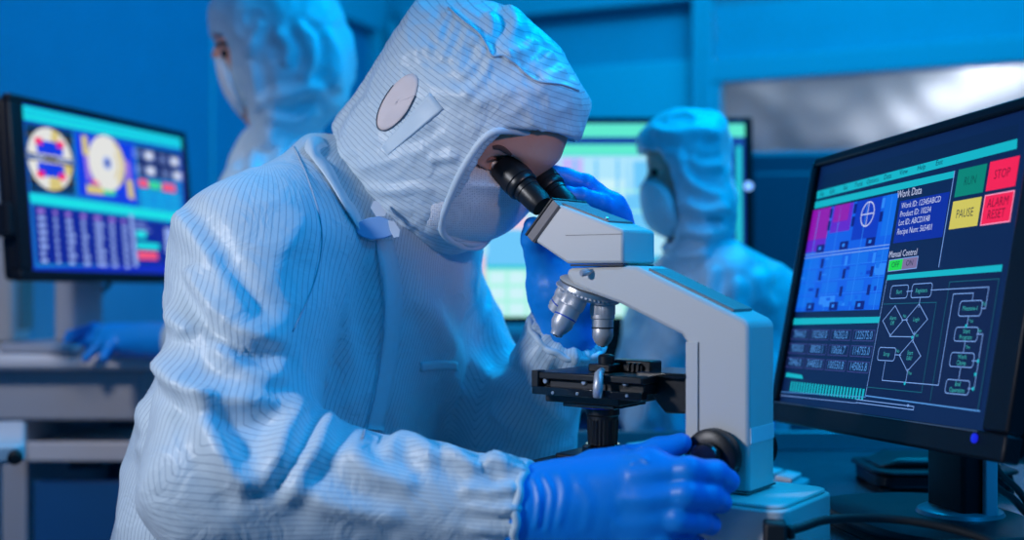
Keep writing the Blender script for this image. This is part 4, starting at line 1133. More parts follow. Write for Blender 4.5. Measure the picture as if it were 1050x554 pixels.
# keyboard with a flip foot behind the column
kb = empty('keyboard', (0.245, 1.575, TABLE), 'pale keyboard tilted up on its foot, just right of the microscope column', 'keyboard', -0.35)
Mk = Matrix.Translation((0, 0, 0.0175)) @ Matrix.Rotation(math.radians(9), 4, 'Y') @ Matrix.Rotation(math.radians(-6), 4, 'X')
m = MB(Mk); m.span((-0.09, -0.075, 0.0), (0.145, 0.075, 0.016)); m.build('case', M['bench_grey'], kb, bevel=0.003)
for j in range(4):
    for i in range(9):
        x = -0.083 + i * 0.0245; y = -0.066 + j * 0.033
        m = MB(Mk); m.span((x, y, 0.0162), (x + 0.021, y + 0.028, 0.0225)); m.build('key', M['bench_light'], kb, bevel=0.0015)
m = MB(); m.tube([(0.118, -0.066, 0.006), (0.126, -0.070, 0.0005)], 0.005, 10); m.build('flip_foot', M['rubber'], kb)

# handset lying behind the monitor stand
hs = empty('instrument_tray', P(928, 497, 1.56), 'dark instrument tray lying on the bench behind the near monitor stand', 'tray')
hs.location.z = TABLE
m = MB(); m.slab(rrect(-0.05, -0.05, 0.13, 0.07, 0.02), 0.004, 0.022); b = m.build('tray_body', M['bezel'], hs, bevel=0.004)
m = MB(); m.slab(rrect(-0.056, -0.056, 0.136, 0.076, 0.024), 0.0225, 0.028); m.build('tray_lid', M['bezel'], hs, bevel=0.003)
m = MB(); m.prism([(-0.045, 0.0285), (0.12, 0.0285), (0.105, 0.041), (-0.015, 0.041)], -0.03, 0.05); m.build('handle_block', M['black'], hs, bevel=0.005)
for x, y in ((-0.04, -0.04), (0.12, -0.04), (-0.04, 0.06), (0.12, 0.06)):
    m = MB(); m.lathe([(0.008, 0), (0.008, 0.0036)], (x, y, 0.0002), (0, 0, 1), 14); m.build('foot', M['rubber'], hs)
# ------------------------------------------------------------------ the operator at the microscope
OX, OY = EX, EY                                     # facing direction, own left
HC = Vector((-0.058, 1.342, ZC + 0.160))            # middle of the head
RH = np.array([[OX.x, OY.x, 0], [OX.y, OY.y, 0], [0, 0, 1.0]])
def HX(px, py, lat): return plane_xz(px, py, lat, HC)
op = empty('person', (-0.29, 1.44, 0), 'seated worker in white striped hooded coverall and blue gloves looking into the microscope', 'person')

def hvol(lo, hi, h): return Vol(lo, hi, h, (RH, np.array(HC)))
def hprof(pts): return [HX(*p) if len(p) == 3 else HX(p[0], p[1], 0.0) for p in pts]

# --- skin: head and neck of the body, rooted in the shoulders
v = hvol((-0.20, -0.115, -0.30), (0.16, 0.115, 0.16), 0.003)
face = spline(hprof([(570, 118), (571, 138), (565, 157), (560, 168), (548, 180), (536, 189), (518, 204), (508, 222), (494, 236), (470, 245), (440, 215), (408, 160), (402, 100), (425, 45), (480, 20), (535, 45), (560, 85)]), 6, True)
v.F = v.inflate(face, 0.085, 0.078)
nk = HX(400, 190, 0)
v.add(v.cone((nk[0] + 0.03, 0, nk[1] + 0.03), (nk[0] - 0.05, 0, nk[1] - 0.09), 0.055, 0.065), 0.04)
v.add(v.cone((nk[0] - 0.05, -0.10, nk[1] - 0.13), (nk[0] - 0.05, 0.10, nk[1] - 0.13), 0.06, 0.06), 0.05)
for s in (-1, 1):                                   # brow ridges, eye hollows, cheekbones, ears
    bx = HX(520, 153, -0.035)
    v.add(v.cone((bx[0] + 0.004, s * 0.018, bx[1] + 0.002), (bx[0] - 0.018, s * 0.052, bx[1] + 0.004), 0.010, 0.009), 0.012)
    ex = HX(508, 169, -0.034)
    v.F = smax(v.F, -v.ball((ex[0] + 0.012, s * 0.034, ex[1] + 0.0), (0.014, 0.016, 0.010)), 0.014)
    er = HX(408, 110, -0.08)
    v.add(v.ball((er[0], s * 0.078, er[1]), (0.020, 0.010, 0.032)), 0.008)
mk = spline(hprof([(474, 152, -0.06), (500, 167, -0.04), (533, 183), (541, 194), (529, 207), (519, 222), (500, 241), (482, 250), (464, 252), (443, 242, -0.04), (430, 212, -0.05), (450, 174, -0.05)]), 6, True)
v.F = smax(v.F, -(v.polyz(mk) + 0.005), 0.003)      # the mask lies over the lower face
Vs, Qs = v.mesh(3)
body = np_mesh('body', Vs, Qs, M['skin'], op, label='skin of the face around the eyes')
bv_skin = bvh_of(Vs, Qs)
# eyes, lids, brows
a, n = cast(bv_skin, 508.5, 168.5)
HCn = np.array(HC)
for s in (-1, 1):
    e = Vector(RH.T @ (np.array(a) - HCn)); e.y = s * abs(e.y)
    c = Vector(RH @ np.array((e.x - 0.007, e.y * 0.98, e.z)) + HCn)
    m = MB(); m.lathe([(0.0003, -0.0115), (0.006, -0.0098), (0.0098, -0.006), (0.0115, 0), (0.0098, 0.006), (0.006, 0.0098), (0.0003, 0.0115)], c, (OX.x * .8, OX.y * .8, -.6), 20)
    eye = m.build('eyeball', M['eye_white'], body, smooth=180, world=True, label='white of the eye')
    g = Vector((OX.x * .8, OX.y * .8, -.6)).normalized()
    m = MB(); m.lathe([(0.0055, 0.0102), (0.004, 0.0112), (0.0005, 0.0119)], c, g, 20); m.build('iris', M['iris'], body, smooth=180, world=True, label='dark iris')
rows = blend_rows([(505, 149.5), (511, 148.5), (518, 151), (525, 157.5)], [(506, 153), (511.5, 153.5), (517, 156.5), (524, 160.5)], 4)
patch(bv_skin, rows, 0.0002, 0.0005, 8).build('eyebrow', M['brow'], body, smooth=180, world=True, label='dark eyebrow')
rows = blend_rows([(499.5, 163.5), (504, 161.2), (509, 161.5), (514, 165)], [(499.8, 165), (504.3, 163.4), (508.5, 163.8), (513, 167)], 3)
patch(bv_skin, rows, 0.0006, 0.0014, 6).build('eyelid', M['lip_lid'], body, smooth=180, world=True, label='darker upper eyelid')

# --- face mask
v = hvol((-0.12, -0.11, -0.22), (0.14, 0.11, 0.05), 0.003)
v.F = v.inflate(mk, 0.040, 0.082)
v.F = smax(v.F, -(v.F + 0.005), 0)
Vm, Qm = v.mesh(2)
Vm = Vm + normals(Vm, Qm) * (0.0012 * nz(Vm, 30, 3))[:, None]
mask = np_mesh('face_mask', Vm, Qm, M['mask'], op)

# --- hood
v = hvol((-0.26, -0.14, -0.26), (0.19, 0.14, 0.20), 0.003)
hp_ = spline(hprof([(455, -2), (490, 0), (528, 12), (560, 42), (582, 78), (590, 98), (585, 122), (576, 150), (560, 180), (535, 215), (500, 245), (478, 255), (458, 260), (430, 253), (402, 240), (382, 226), (366, 190), (366, 160), (376, 128), (396, 98), (416, 62), (433, 30), (446, 10)]), 6, True)
v.F = v.inflate(hp_, 0.110, 0.108)
# loose cloth falling from the crown to the shoulders behind
bk = spline(hprof([(440, 28), (450, 60), (415, 130), (390, 175), (374, 172), (364, 142), (370, 116), (405, 72)]), 6, True)
v.add(v.inflate(bk, 0.075, 0.085), 0.012)
v.F = smax(v.F, -(v.F + 0.007), 0)                  # a shell
op_poly = spline(hprof([(578, 146, -0.012), (562, 139, -0.04), (540, 133, -0.062), (519, 131, -0.075), (502, 138, -0.085), (489, 150, -0.09), (478, 166, -0.092), (467, 184, -0.092), (456, 204, -0.09), (450, 222, -0.08), (453, 240, -0.06), (464, 251, -0.04), (478, 254, -0.012)]), 4)
rim = list(op_poly)
carve = rim + [(0.30, rim[-1][1] - 0.10), (0.30, rim[0][1] + 0.0)]
v.F = smax(v.F, -v.polyz(carve), 0.002)
c2 = [(x - 0.035, z) for x, z in carve]
v.F = smax(v.F, -np.maximum(v.polyz(c2), 0.03 - v.y), 0.01)
Vh, Qh = v.mesh(3)
seam_px = [(455, -4), (460, 8), (472, 19), (491, 35), (499, 47), (505, 58), (516, 57.5), (527, 65), (540, 77), (552, 84), (573, 86.5), (593, 93)]
fl = [(seam_px, 0.0035, 6, 0.4)]
for i, (px, py) in enumerate(((462, 12), (470, 22), (480, 30), (488, 36), (496, 48), (503, 60))):      # gathers running from the crown seam
    fl.append(([(px, py), (px - 8, py + 14 + 3 * (i % 3)), (px - 14 - 3 * i, py + 34 + 9 * (i % 2))], 0.0028, 4.5, 0.2))
fl += [([(508, 56), (522, 40), (527, 20), (515, 6)], 0.006, 9, 0.3), ([(516, 58), (540, 52), (548, 38)], 0.005, 7, 0), ([(532, 66), (556, 62), (566, 52)], 0.004, 7, 0), ([(500, 44), (505, 28), (498, 12)], 0.004, 6, 0), ([(552, 82), (572, 74), (580, 70)], 0.003, 6, 0),
       ([(372, 190), (395, 196), (425, 192), (447, 196)], 0.004, 7, 0.4), ([(365, 170), (385, 168), (410, 160), (440, 150)], 0.003, 7, 0), ([(366, 205), (390, 216), (420, 214), (445, 225)], 0.004, 8, 0), ([(438, 165), (455, 162), (472, 160)], 0.003, 5, 0),
       ([(390, 226), (410, 232), (430, 230), (452, 246)], 0.003, 6, 0), ([(352, 140), (362, 120), (378, 100)], 0.004, 6, 0.3), ([(405, 62), (425, 52), (445, 50)], 0.003, 7, 0), ([(395, 150), (420, 140), (450, 116)], 0.0022, 6, 0), ([(430, 85), (465, 92), (500, 110)], 0.002, 8, 0)]
Vh = ruffle(Vh, Qh, 0.0022, 17, 1, (1, 1, 1.4))
Vh = ruffle(Vh, Qh, 0.0012, 44, 2)
Vh = folds(Vh, Qh, fl)
Lh = (Vh - HCn) @ RH                                # local coordinates for the weave
pxh = pix(Vh)
ang = math.radians(34)
st_body = Lh[:, 2] * math.cos(ang) + Lh[:, 0] * math.sin(ang)
hood = np_mesh('hood', Vh, Qh, M['suit'], op, {'stripe': st_body})
bv_hood = bvh_of(Vh, Qh)
# binding round the face opening, both flanks
def rim_side(sgn):
    out = []
    for (x, z) in rim:
        o = Vector(RH @ np.array((x - 0.005, sgn * 0.3, z)) + HCn); d = Vector(RH @ np.array((0, -sgn, 0)))
        h = bv_hood.ray_cast(o, d)
        if h[0] is not None and (h[0] - o).length < 0.32: out.append(h[0])
    return out
A_, B_ = rim_side(-1), rim_side(1)
loop = A_ + B_[::-1]
loop = [tuple(p) for p in loop]
sm = np.array(loop)
for _ in range(4): sm = 0.5 * sm + 0.25 * np.roll(sm, 1, 0) + 0.25 * np.roll(sm, -1, 0)
m = MB(); m.tube([tuple(p) for p in sm], 0.0042, 8, closed=True, flat=1.0); m.build('binding', M['suit_trim'], hood, smooth=180, world=True)
m = MB(); m.tube(on_cloth(bv_hood, seam_px[1:], 0.0008), 0.0012, 6); m.build('crown_seam', M['thread'], hood, smooth=180, world=True)
# ear window and the sewn strip beside it
cx, cy = 408, 105; rows = []
for t in np.linspace(0.02, 1, 7):
    rows.append([(cx + t * (23 * math.cos(a) * 0.80 + 30 * math.sin(a) * -0.36), cy + t * (30 * math.sin(a) * 0.95 - 23 * math.cos(a) * 0.28)) for a in np.linspace(0, 2 * math.pi, 12)])
patch(bv_hood, rows, 0.0005, 0.0003, 5).build('ear_window', M['mesh_window'], hood, smooth=180, world=True, label='pinkish see-through ear window')
ring = rows[-1]
m = MB(); m.tube(on_cloth(bv_hood, ring[:8], 0.0010, 5), 0.0008, 6); m.build('window_seam', M['window_edge'], hood, smooth=180, world=True, label='dark seam round the ear window')
rows = blend_rows([(391.5, 151), (398, 159)], [(441, 95), (455, 112)], 12)
patch(bv_hood, rows, 0.0006, 0.0006, 6).build('sewn_strip', M['suit_trim'], hood, smooth=180, world=True)

# --- coverall: torso, hips, legs and sleeves as one garment
spine = [(-1.06, None)]
Zs = [0.115, 0.085, 0.05, -0.02, -0.137, -0.218, -0.316, -0.42, -0.50]
Cx = [-0.165, -0.168, -0.178, -0.200, -0.245, -0.272, -0.285, -0.29, -0.29]
Cy = [1.415, 1.415, 1.412, 1.42, 1.43, 1.435, 1.44, 1.44, 1.44]
Aa = [0.085, 0.130, 0.165, 0.195, 0.205, 0.208, 0.212, 0.208, 0.19]
Bb = [0.085, 0.105, 0.122, 0.142, 0.158, 0.160, 0.164, 0.165, 0.15]
v = Vol((-0.62, 0.93, -1.075 + ZC), (0.24, 1.74, 0.20 + ZC), 0.0050)
zr_ = v.z[0, 0, :] - ZC
o_ = np.argsort(Zs)
ip = lambda a: np.interp(zr_, np.array(Zs)[o_], np.array(a)[o_]).astype(np.float32)[None, None, :]
dx, dy = v.x - ip(Cx), v.y - ip(Cy)
f = dx * OX.x + dy * OX.y; l = dx * OY.x + dy * OY.y
k = np.sqrt((l / ip(Aa)) ** 2 + (f / ip(Bb)) ** 2)
G = (k - 1) * np.minimum(ip(Aa), ip(Bb)) * 0.9
G = smax(G, v.z - (ZC + 0.105) + 0 * v.x, 0.05); G = smax(G, (ZC - 0.53) - v.z + 0 * v.x, 0.06)
S1, E1, W1 = P(262, 268, 1.25), P(236, 492, 1.15), P(542, 524, 1.085)
S2, E2, W2 = P(436, 292, 1.53), P(530, 458, 1.475), P(583, 338, 1.35)
pts = np.array
near_u = v.cone(S1, E1, 0.083, 0.076); 
near_f = v.cone(E1, W1, 0.073, 0.043)
dW1 = (W1 - E1).normalized(); near_f = smax(near_f, v.plane(W1, dW1), 0.004)
far_u = v.cone(S2, E2, 0.066, 0.062)
far_f = v.cone(E2, W2, 0.060, 0.046); dW2 = (W2 - E2).normalized(); far_f = smax(far_f, v.plane(W2, dW2), 0.004)
leg = None
for s in (-1, 1):
    hip = Vector((-0.29, 1.44, ZC - 0.45)) + OY * (s * 0.10); knee = hip + OX * 0.42 + OY * (s * 0.05) + Vector((0, 0, -0.02)); ank = knee - OX * 0.06 + Vector((0, 0, -0.47))
    ank.z = 0.10
    gl = smin(v.cone(hip, knee, 0.105, 0.078), v.cone(knee, ank, 0.076, 0.058), 0.04)
    toe = ank + OX * 0.15; toe.z = 0.042
    heel = ank.copy(); heel.z = 0.052
    gl = smin(gl, v.cone(heel, toe, 0.050, 0.040), 0.03)
    leg = gl if leg is None else np.minimum(leg, gl)
trap = v.cone(P(338, 200, 1.37), P(262, 262, 1.27), 0.070, 0.074)
body_ = smin(smin(G, leg, 0.06), trap, 0.05)
nearA = smin(near_u, near_f, 0.05); farA = smin(far_u, far_f, 0.035)
v.F = smin(smin(body_, nearA, 0.040), farA, 0.035)
# which part of the garment each vertex belongs to
Vc, Qc = v.mesh(2)
def cone_d(V, a, b, ra, rb):
    a = np.array(a); b = np.array(b); d = b - a; t = np.clip(((V - a) @ d) / (d @ d), 0, 1)
    return np.linalg.norm(V - a - t[:, None] * d, axis=1) - (ra + (rb - ra) * t), t
def around(V, a, b, r, ref):
    a = np.array(a); d = np.array(b) - a; d /= np.linalg.norm(d); e = np.array(ref) - d * (np.array(ref) @ d); e /= np.linalg.norm(e); g = np.cross(d, e)
    w = V - a
    return np.arctan2(w @ g, w @ e) * r
dN1, tN1 = cone_d(Vc, S1, E1, .083, .076); dN2, tN2 = cone_d(Vc, E1, W1, .073, .046)
dF1, tF1 = cone_d(Vc, S2, E2, .066, .062); dF2, tF2 = cone_d(Vc, E2, W2, .060, .046)
zz = Vc[:, 2] - ZC
ci = lambda a: np.interp(zz, np.array(Zs)[o_], np.array(a)[o_])
fx = (Vc[:, 0] - ci(Cx)) * OX.x + (Vc[:, 1] - ci(Cy)) * OX.y; lx_ = (Vc[:, 0] - ci(Cx)) * OY.x + (Vc[:, 1] - ci(Cy)) * OY.y
dT = (np.sqrt((lx_ / ci(Aa)) ** 2 + (fx / ci(Bb)) ** 2) - 1) * ci(Bb) * 0.9
part = np.argmin(np.stack([dT, np.minimum(dN1, dN2 + .004) - 0.004, np.minimum(dF1, dF2) - 0.002]), axis=0)
stripe = np.arctan2(lx_, -fx + 0.0) ; stripe = np.where(stripe < -2.4, stripe + 2 * math.pi, stripe) * 0.185
def arm_weave(V, S, E, W, r):                      # threads follow the sleeve round the bent elbow
    S, E, W = np.array(S), np.array(E), np.array(W); d1 = (E - S) / np.linalg.norm(E - S); d2 = (W - E) / np.linalg.norm(W - E)
    n = np.cross(d1, d2); n /= np.linalg.norm(n)
    if n[1] > 0: n = -n
    up = (V - E) @ (d1 + d2) < 0
    return np.where(up, around(V, S, E, r, n), around(V, E, W, r, n))
sN = arm_weave(Vc, S1, E1, W1, 0.070); sF = arm_weave(Vc, S2, E2, W2, 0.060)
stripe = np.where(part == 1, sN, np.where(part == 2, sF, stripe))
# cloth relief
Vc = ruffle(Vc, Qc, 0.0062, 7.5, 4, (1, 1, 1)); Vc = ruffle(Vc, Qc, 0.0022, 19, 5, (1, 1, .8))
Nn = normals(Vc, Qc)
for Wp, Ep, t, am, sd in ((W1, E1, tN2 * (dN2 < 0.03), 0.0030, 1), (W2, E2, tF2 * (dF2 < 0.03), 0.0022, 2)):     # gathers at the elastic wrists
    Ln = (Wp - Ep).length; dist = (1 - t) * Ln
    th = around(Vc, Ep, Wp, 1.0, (0, -1, 0.2))
    wv = np.sin(th * 13 + sd) + 0.6 * np.sin(th * 7 + 2 * sd + dist * 30)
    Vc = Vc + Nn * (am * wv * np.exp(-(dist / 0.045) ** 2) * np.where(t > 0.3, 1, 0))[:, None]
selN = (part == 1).astype(float); selT = (part == 0).astype(float); selF = (part == 2).astype(float)
fN = [([(190, 272), (198, 292), (222, 326), (252, 345), (304, 354)], 0.012, 11, -0.45),
      ([(150, 345), (158, 366), (180, 394), (212, 410), (262, 414), (314, 412)], 0.016, 14, -0.35),
      ([(318, 408), (300, 440), (288, 468), (262, 506)], 0.014, 13, 0.3), ([(342, 416), (330, 452), (312, 482), (288, 520)], 0.010, 11, 0.2),
      ([(205, 398), (214, 440), (236, 478), (262, 510)], 0.012, 13, 0.0), ([(215, 352), (238, 372), (268, 385), (300, 380)], 0.009, 11, 0),
      ([(176, 214), (196, 236), (214, 262), (238, 300), (262, 332)], 0.010, 12, 0.3), ([(160, 296), (172, 322), (196, 345)], 0.008, 9, 0),
      ([(392, 470), (412, 452), (432, 460), (452, 474)], 0.010, 10, 0), ([(356, 455), (384, 486), (430, 500)], 0.007, 12, 0), ([(452, 462), (474, 470), (492, 486)], 0.010, 8, 0.2), ([(494, 474), (510, 472), (524, 482)], 0.009, 8, 0),
      ([(300, 500), (350, 520), (420, 530)], 0.007, 12, 0), ([(470, 500), (500, 506), (536, 500)], 0.005, 6, 0), ([(480, 520), (510, 524), (538, 518)], 0.005, 6, 0), ([(480, 540), (510, 541), (538, 536)], 0.004, 6, 0)]
fT = [([(136, 380), (150, 430), (170, 470), (196, 500)], 0.010, 12, 0), ([(150, 520), (176, 500), (206, 480)], 0.009, 10, 0), ([(140, 450), (160, 490), (168, 540)], 0.008, 11, 0),
      ([(386, 246), (392, 300), (388, 360), (374, 430)], 0.006, 8, 0.2), ([(300, 250), (318, 300), (322, 350), (330, 400)], 0.008, 12, 0.2), ([(345, 250), (352, 320), (362, 380), (356, 430)], 0.006, 10, 0), ([(430, 300), (455, 340), (470, 380), (462, 430)], 0.008, 11, 0), ([(262, 190), (300, 215), (340, 250)], 0.006, 10, 0)]
fF = [([(490, 290), (500, 330), (520, 362), (545, 380)], 0.008, 10, 0), ([(505, 380), (530, 400), (560, 420), (585, 428)], 0.008, 10, 0), ([(500, 420), (530, 432), (560, 450)], 0.008, 10, 0), ([(470, 360), (500, 385), (520, 420), (528, 460)], 0.007, 10, 0), ([(548, 350), (560, 385), (580, 410)], 0.006, 8, 0), ([(530, 345), (545, 370), (550, 400)], 0.005, 8, 0)]
Vc = folds(Vc, Qc, fN, selN); Vc = folds(Vc, Qc, fT, selT); Vc = folds(Vc, Qc, fF, selF)
Vc = lap(Vc, Qc, 1, 0.4)
Vc[:, 2] = np.maximum(Vc[:, 2], 0.001)
coverall = np_mesh('coverall', Vc, Qc, M['suit'], op, {'stripe': stripe})
bv = bvh_of(Vc, Qc)
# elastic cuffs
for Wp, dd, r in ((W1, dW1, 0.043), (W2, dW2, 0.0455)):
    a = dd.orthogonal().normalized(); b = dd.cross(a); pts_ = []
    for i in range(96):
        t = 2 * math.pi * i / 96; rr = r * (1 + 0.016 * math.sin(15 * t) + 0.012 * math.sin(8 * t + 1))
        pts_.append(tuple(Wp + (a * math.cos(t) + b * math.sin(t)) * rr + dd * (0.0012 * math.sin(11 * t) - 0.003)))
    m = MB(); m.tube(pts_, 0.0040, 8, closed=True); m.build('cuff', M['suit_trim'], coverall, smooth=180, world=True)
# stand-up collar, front placket, chest pocket, shoulder seams
col_out = spline([(312, 124), (332, 142), (352, 172), (372, 202), (396, 232), (410, 242)], 6)
col_in = spline([(296, 142), (312, 156), (334, 186), (352, 216), (372, 244), (392, 250)], 6)
Vhc = np.concatenate([Vh, Vc]); Qhc = np.concatenate([Qh, Qc + len(Vh)]); bv_all = bvh_of(Vhc, Qhc)
def loft(rows, name, m, parent, thick=0.0025, label=None):
    mb = MB(); nc = len(rows[0]); vs = [tuple(p) for r in rows for p in r]
    fs = [(i * nc + j, i * nc + j + 1, (i + 1) * nc + j + 1, (i + 1) * nc + j) for i in range(len(rows) - 1) for j in range(nc - 1)]
    mb.add(vs, fs); o = mb.build(name, m, parent, smooth=180, world=True, label=label)
    md = o.modifiers.new('thick', 'SOLIDIFY'); md.thickness = thick; md.offset = 0
    sb = o.modifiers.new('soft', 'SUBSURF'); sb.levels = 1; sb.render_levels = 1
    return o
cr = [[], [], [], [], []]
for (ax_, ay_), (bx_, by_) in zip(col_out, col_in):
    ph, nh = cast(bv_hood, ax_, ay_); pb, nb = cast(bv, bx_, by_)
    if ph is None:
        ph, nh = cast(bv_hood, ax_ + 14, ay_ + 6)
        if ph is not None: ph = P(ax_, ay_, ph.y + 0.01)
    if ph is None or pb is None: continue
    if ph.y > pb.y + 0.14: ph = P(ax_, ay_, pb.y + 0.14)
    top = ph + nh * 0.010; bot = pb + nb * 0.003
    cr[0].append(top - nh * 0.008); cr[1].append(top)
    cr[2].append(top.lerp(bot, 0.4) + (nh + nb).normalized() * 0.008); cr[3].append(top.lerp(bot, 0.8) + nb * 0.005); cr[4].append(bot)
if len(cr[0]) > 3: loft(cr, 'collar', M['suit_trim'], coverall)
def planar_tab(px_poly, c, n, thick, mb):
    n = Vector(n).normalized(); o = Vector((0, 0, ZC)); pts_ = []
    for q in px_poly:
        d = P(q[0], q[1], 1.0) - o; t = (c - o).dot(n) / d.dot(n); pts_.append(o + d * t)
    k = len(pts_); vs = [tuple(p + n * thick / 2) for p in pts_] + [tuple(p - n * thick / 2) for p in pts_]
    mb.add(vs, [tuple(range(k)), tuple(range(2 * k - 1, k - 1, -1))] + [(i, (i + 1) % k, k + (i + 1) % k, k + i) for i in range(k)])
    return mb
c, n = cast(bv_all, 384, 236)
if c is not None:
    nf = (n + Vector((-0.2, -1.2, 0.1))).normalized()
    c = c + nf * 0.012
    planar_tab([(365, 233), (369, 227), (378, 223.5), (389, 222), (399, 225.5), (405, 231), (406.5, 237), (402, 242), (392, 245), (381, 246), (371, 243), (366, 239)], c, nf, 0.003, MB()).build('snap_tab', mat('blue_snap_tab', (150, 190, 236), 0.45), coverall, smooth=40, bevel=0.001, world=True, label='pale blue snap tab at the throat')
    planar_tab([(383, 206), (388, 207), (396, 218), (394, 222), (386, 222), (380, 213)], c + nf * -0.003, nf, 0.002, MB()).build('care_label', M['tab_white'], coverall, smooth=40, world=True, label='white label at the throat')
    planar_tab([(398, 226), (404, 227), (410, 236), (409, 243), (404, 244), (400, 236)], c + nf * 0.003, nf, 0.002, MB()).build('care_label', M['tab_white'], coverall, smooth=40, world=True, label='white label beside the snap tab')
L_ = [(384, 246), (388, 270), (392, 300), (391, 340), (386, 380), (378, 420), (370, 452)]
R_ = [(402, 246), (408, 272), (412, 302), (410, 342), (404, 382), (396, 422), (388, 455)]
patch(bv, blend_rows(L_, R_, 5), 0.0012, 0.0018, 6).build('placket', M['suit_trim'], coverall, smooth=180, world=True)
m = MB(); m.tube(on_cloth(bv, [(385, 247), (389, 275), (393, 305), (392, 340), (387, 380), (379, 420), (371, 452)], 0.003), 0.0012, 6); m.build('placket_seam', M['thread'], coverall, smooth=180, world=True)
patch(bv, blend_rows([(431, 372), (450, 369.5), (468, 371)], [(431, 381), (450, 379), (468, 380)], 4), 0.0012, 0.0014, 6).build('pocket_welt', M['suit_trim'], coverall, smooth=180, world=True)
for pth in ([(300, 146), (318, 190), (330, 240), (322, 290), (300, 340)],):
    q = on_cloth(bv, pth, 0.0006)
    if len(q) > 4:
        m = MB(); m.tube(q, 0.0009, 6); m.build('shoulder_seam', M['thread'], coverall, smooth=180, world=True)

# --- gloves
def glove(name, prims, lo, hi, h=0.0019, wr=None, lab=None, k=0.012):
    v = Vol(lo, hi, h)
    for p in prims:
        v.add(v.cone(*p[:4]), p[4] if len(p) > 4 else k)
    V, Q = v.mesh(2)
    V = V + normals(V, Q) * (0.0012 * nz(V, 45, 9) + 0.0006 * nz(V, 110, 5))[:, None]
    if wr is not None:
        a, b, amp = wr                              # creases across the wrist
        a = np.array(a); d = np.array(b) - a; Ln = np.linalg.norm(d); d /= Ln
        t = (V - a) @ d
        V = V + normals(V, Q) * (amp * (np.sin(t * 420 + 6 * nz(V, 14, 2))) * np.exp(-((t - 0.01) / 0.04) ** 2))[:, None]
    return V, Q
def chain(pts, rs, k=0.006):
    out = []
    for i in range(len(pts) - 1): out.append((pts[i], pts[i + 1], rs[i], rs[i + 1], k))
    return out
# right hand turning the focus knob
pr = []
w1, w2 = P(541, 513, 1.083), P(542, 536, 1.083)
pr += [(w1, w2, 0.0265, 0.0265, 0.02)]
mc = [P(664, 485, 1.062), P(664, 512, 1.056), P(657, 536, 1.060), P(646, 560, 1.068)]
pr += [(w1, mc[0], 0.027, 0.020, 0.02), (w1.lerp(w2, .4), mc[1], 0.029, 0.0205, 0.02), (w2, mc[2], 0.029, 0.020, 0.02), (w2, mc[3], 0.028, 0.018, 0.02)]
pr += [(mc[0], mc[1], 0.0195, 0.0195, 0.015), (mc[1], mc[2], 0.0195, 0.019, 0.015), (mc[2], mc[3], 0.019, 0.0175, 0.015)]
pr += [(P(580, 503, 1.09), P(634, 481, 1.095), 0.023, 0.0185, 0.025)]
fing = [([mc[0], P(706, 483, 1.040), P(733, 486, 1.048), P(747, 494, 1.062)], [0.0165, 0.0130, 0.0122, 0.0108]),
        ([mc[1], P(704, 507, 1.034), P(727, 509, 1.042), P(739, 515, 1.056)], [0.0165, 0.0130, 0.0122, 0.0106]),
        ([mc[2], P(696, 532, 1.036), P(716, 533, 1.044), P(728, 538, 1.058)], [0.0160, 0.0126, 0.0118, 0.0102]),
        ([mc[3], P(682, 556, 1.044), P(704, 556, 1.052), P(716, 560, 1.064)], [0.0145, 0.0112, 0.0104, 0.0092])]
tmb = ([P(612, 486, 1.098), P(645, 475, 1.108), P(675, 464, 1.108), P(698, 455, 1.108)], [0.022, 0.0155, 0.0135, 0.0105])
pl_ = list(pr)
for f in fing: pl_ += chain(f[0], f[1], 0.004)
pl_ += chain(tmb[0], tmb[1], 0.008)
v = Vol((-0.02, 0.99, ZC - 0.31), (0.235, 1.16, ZC - 0.13), 0.0019)
v.F = np.full_like(v.F, 9.0)
for p in pr: v.add(v.cone(*p[:4]), p[4])
Fp = v.F.copy(); allf = None
for f in fing:
    ff = None
    for p in chain(f[0], f[1]):
        c = v.cone(*p[:4]); ff = c if ff is None else smin(ff, c, 0.005)
    allf = ff if allf is None else smin(allf, ff, 0.0022)
ff = None
for p in chain(tmb[0], tmb[1]):
    c = v.cone(*p[:4]); ff = c if ff is None else smin(ff, c, 0.006)
v.F = smin(smin(Fp, allf, 0.012), ff, 0.010)
Vg, Qg = v.mesh(2)
Vg = Vg + normals(Vg, Qg) * (0.0011 * nz(Vg, 40, 9))[:, None]
gl = [([(546, 486), (553, 510), (549, 546)], 0.0018, 3, 0), ([(556, 484), (567, 508), (560, 550)], 0.0012, 3, 0.3), ([(572, 482), (579, 505), (571, 545)], 0.0010, 4, 0), ([(590, 492), (604, 515), (598, 550)], 0.0007, 5, 0), ([(640, 470), (652, 466), (664, 470)], 0.0010, 2.5, 0), ([(645, 476), (656, 471), (668, 474)], 0.0010, 2.5, 0), ([(640, 488), (664, 486), (690, 482)], 0.0009, 7, 0), ([(630, 512), (660, 512), (690, 508)], 0.0009, 7, 0), ([(625, 540), (650, 538), (680, 534)], 0.0008, 7, 0)]
Vg = folds(Vg, Qg, gl)
np_mesh('glove', Vg, Qg, M['glove'], op, label='blue glove on the focus knob')
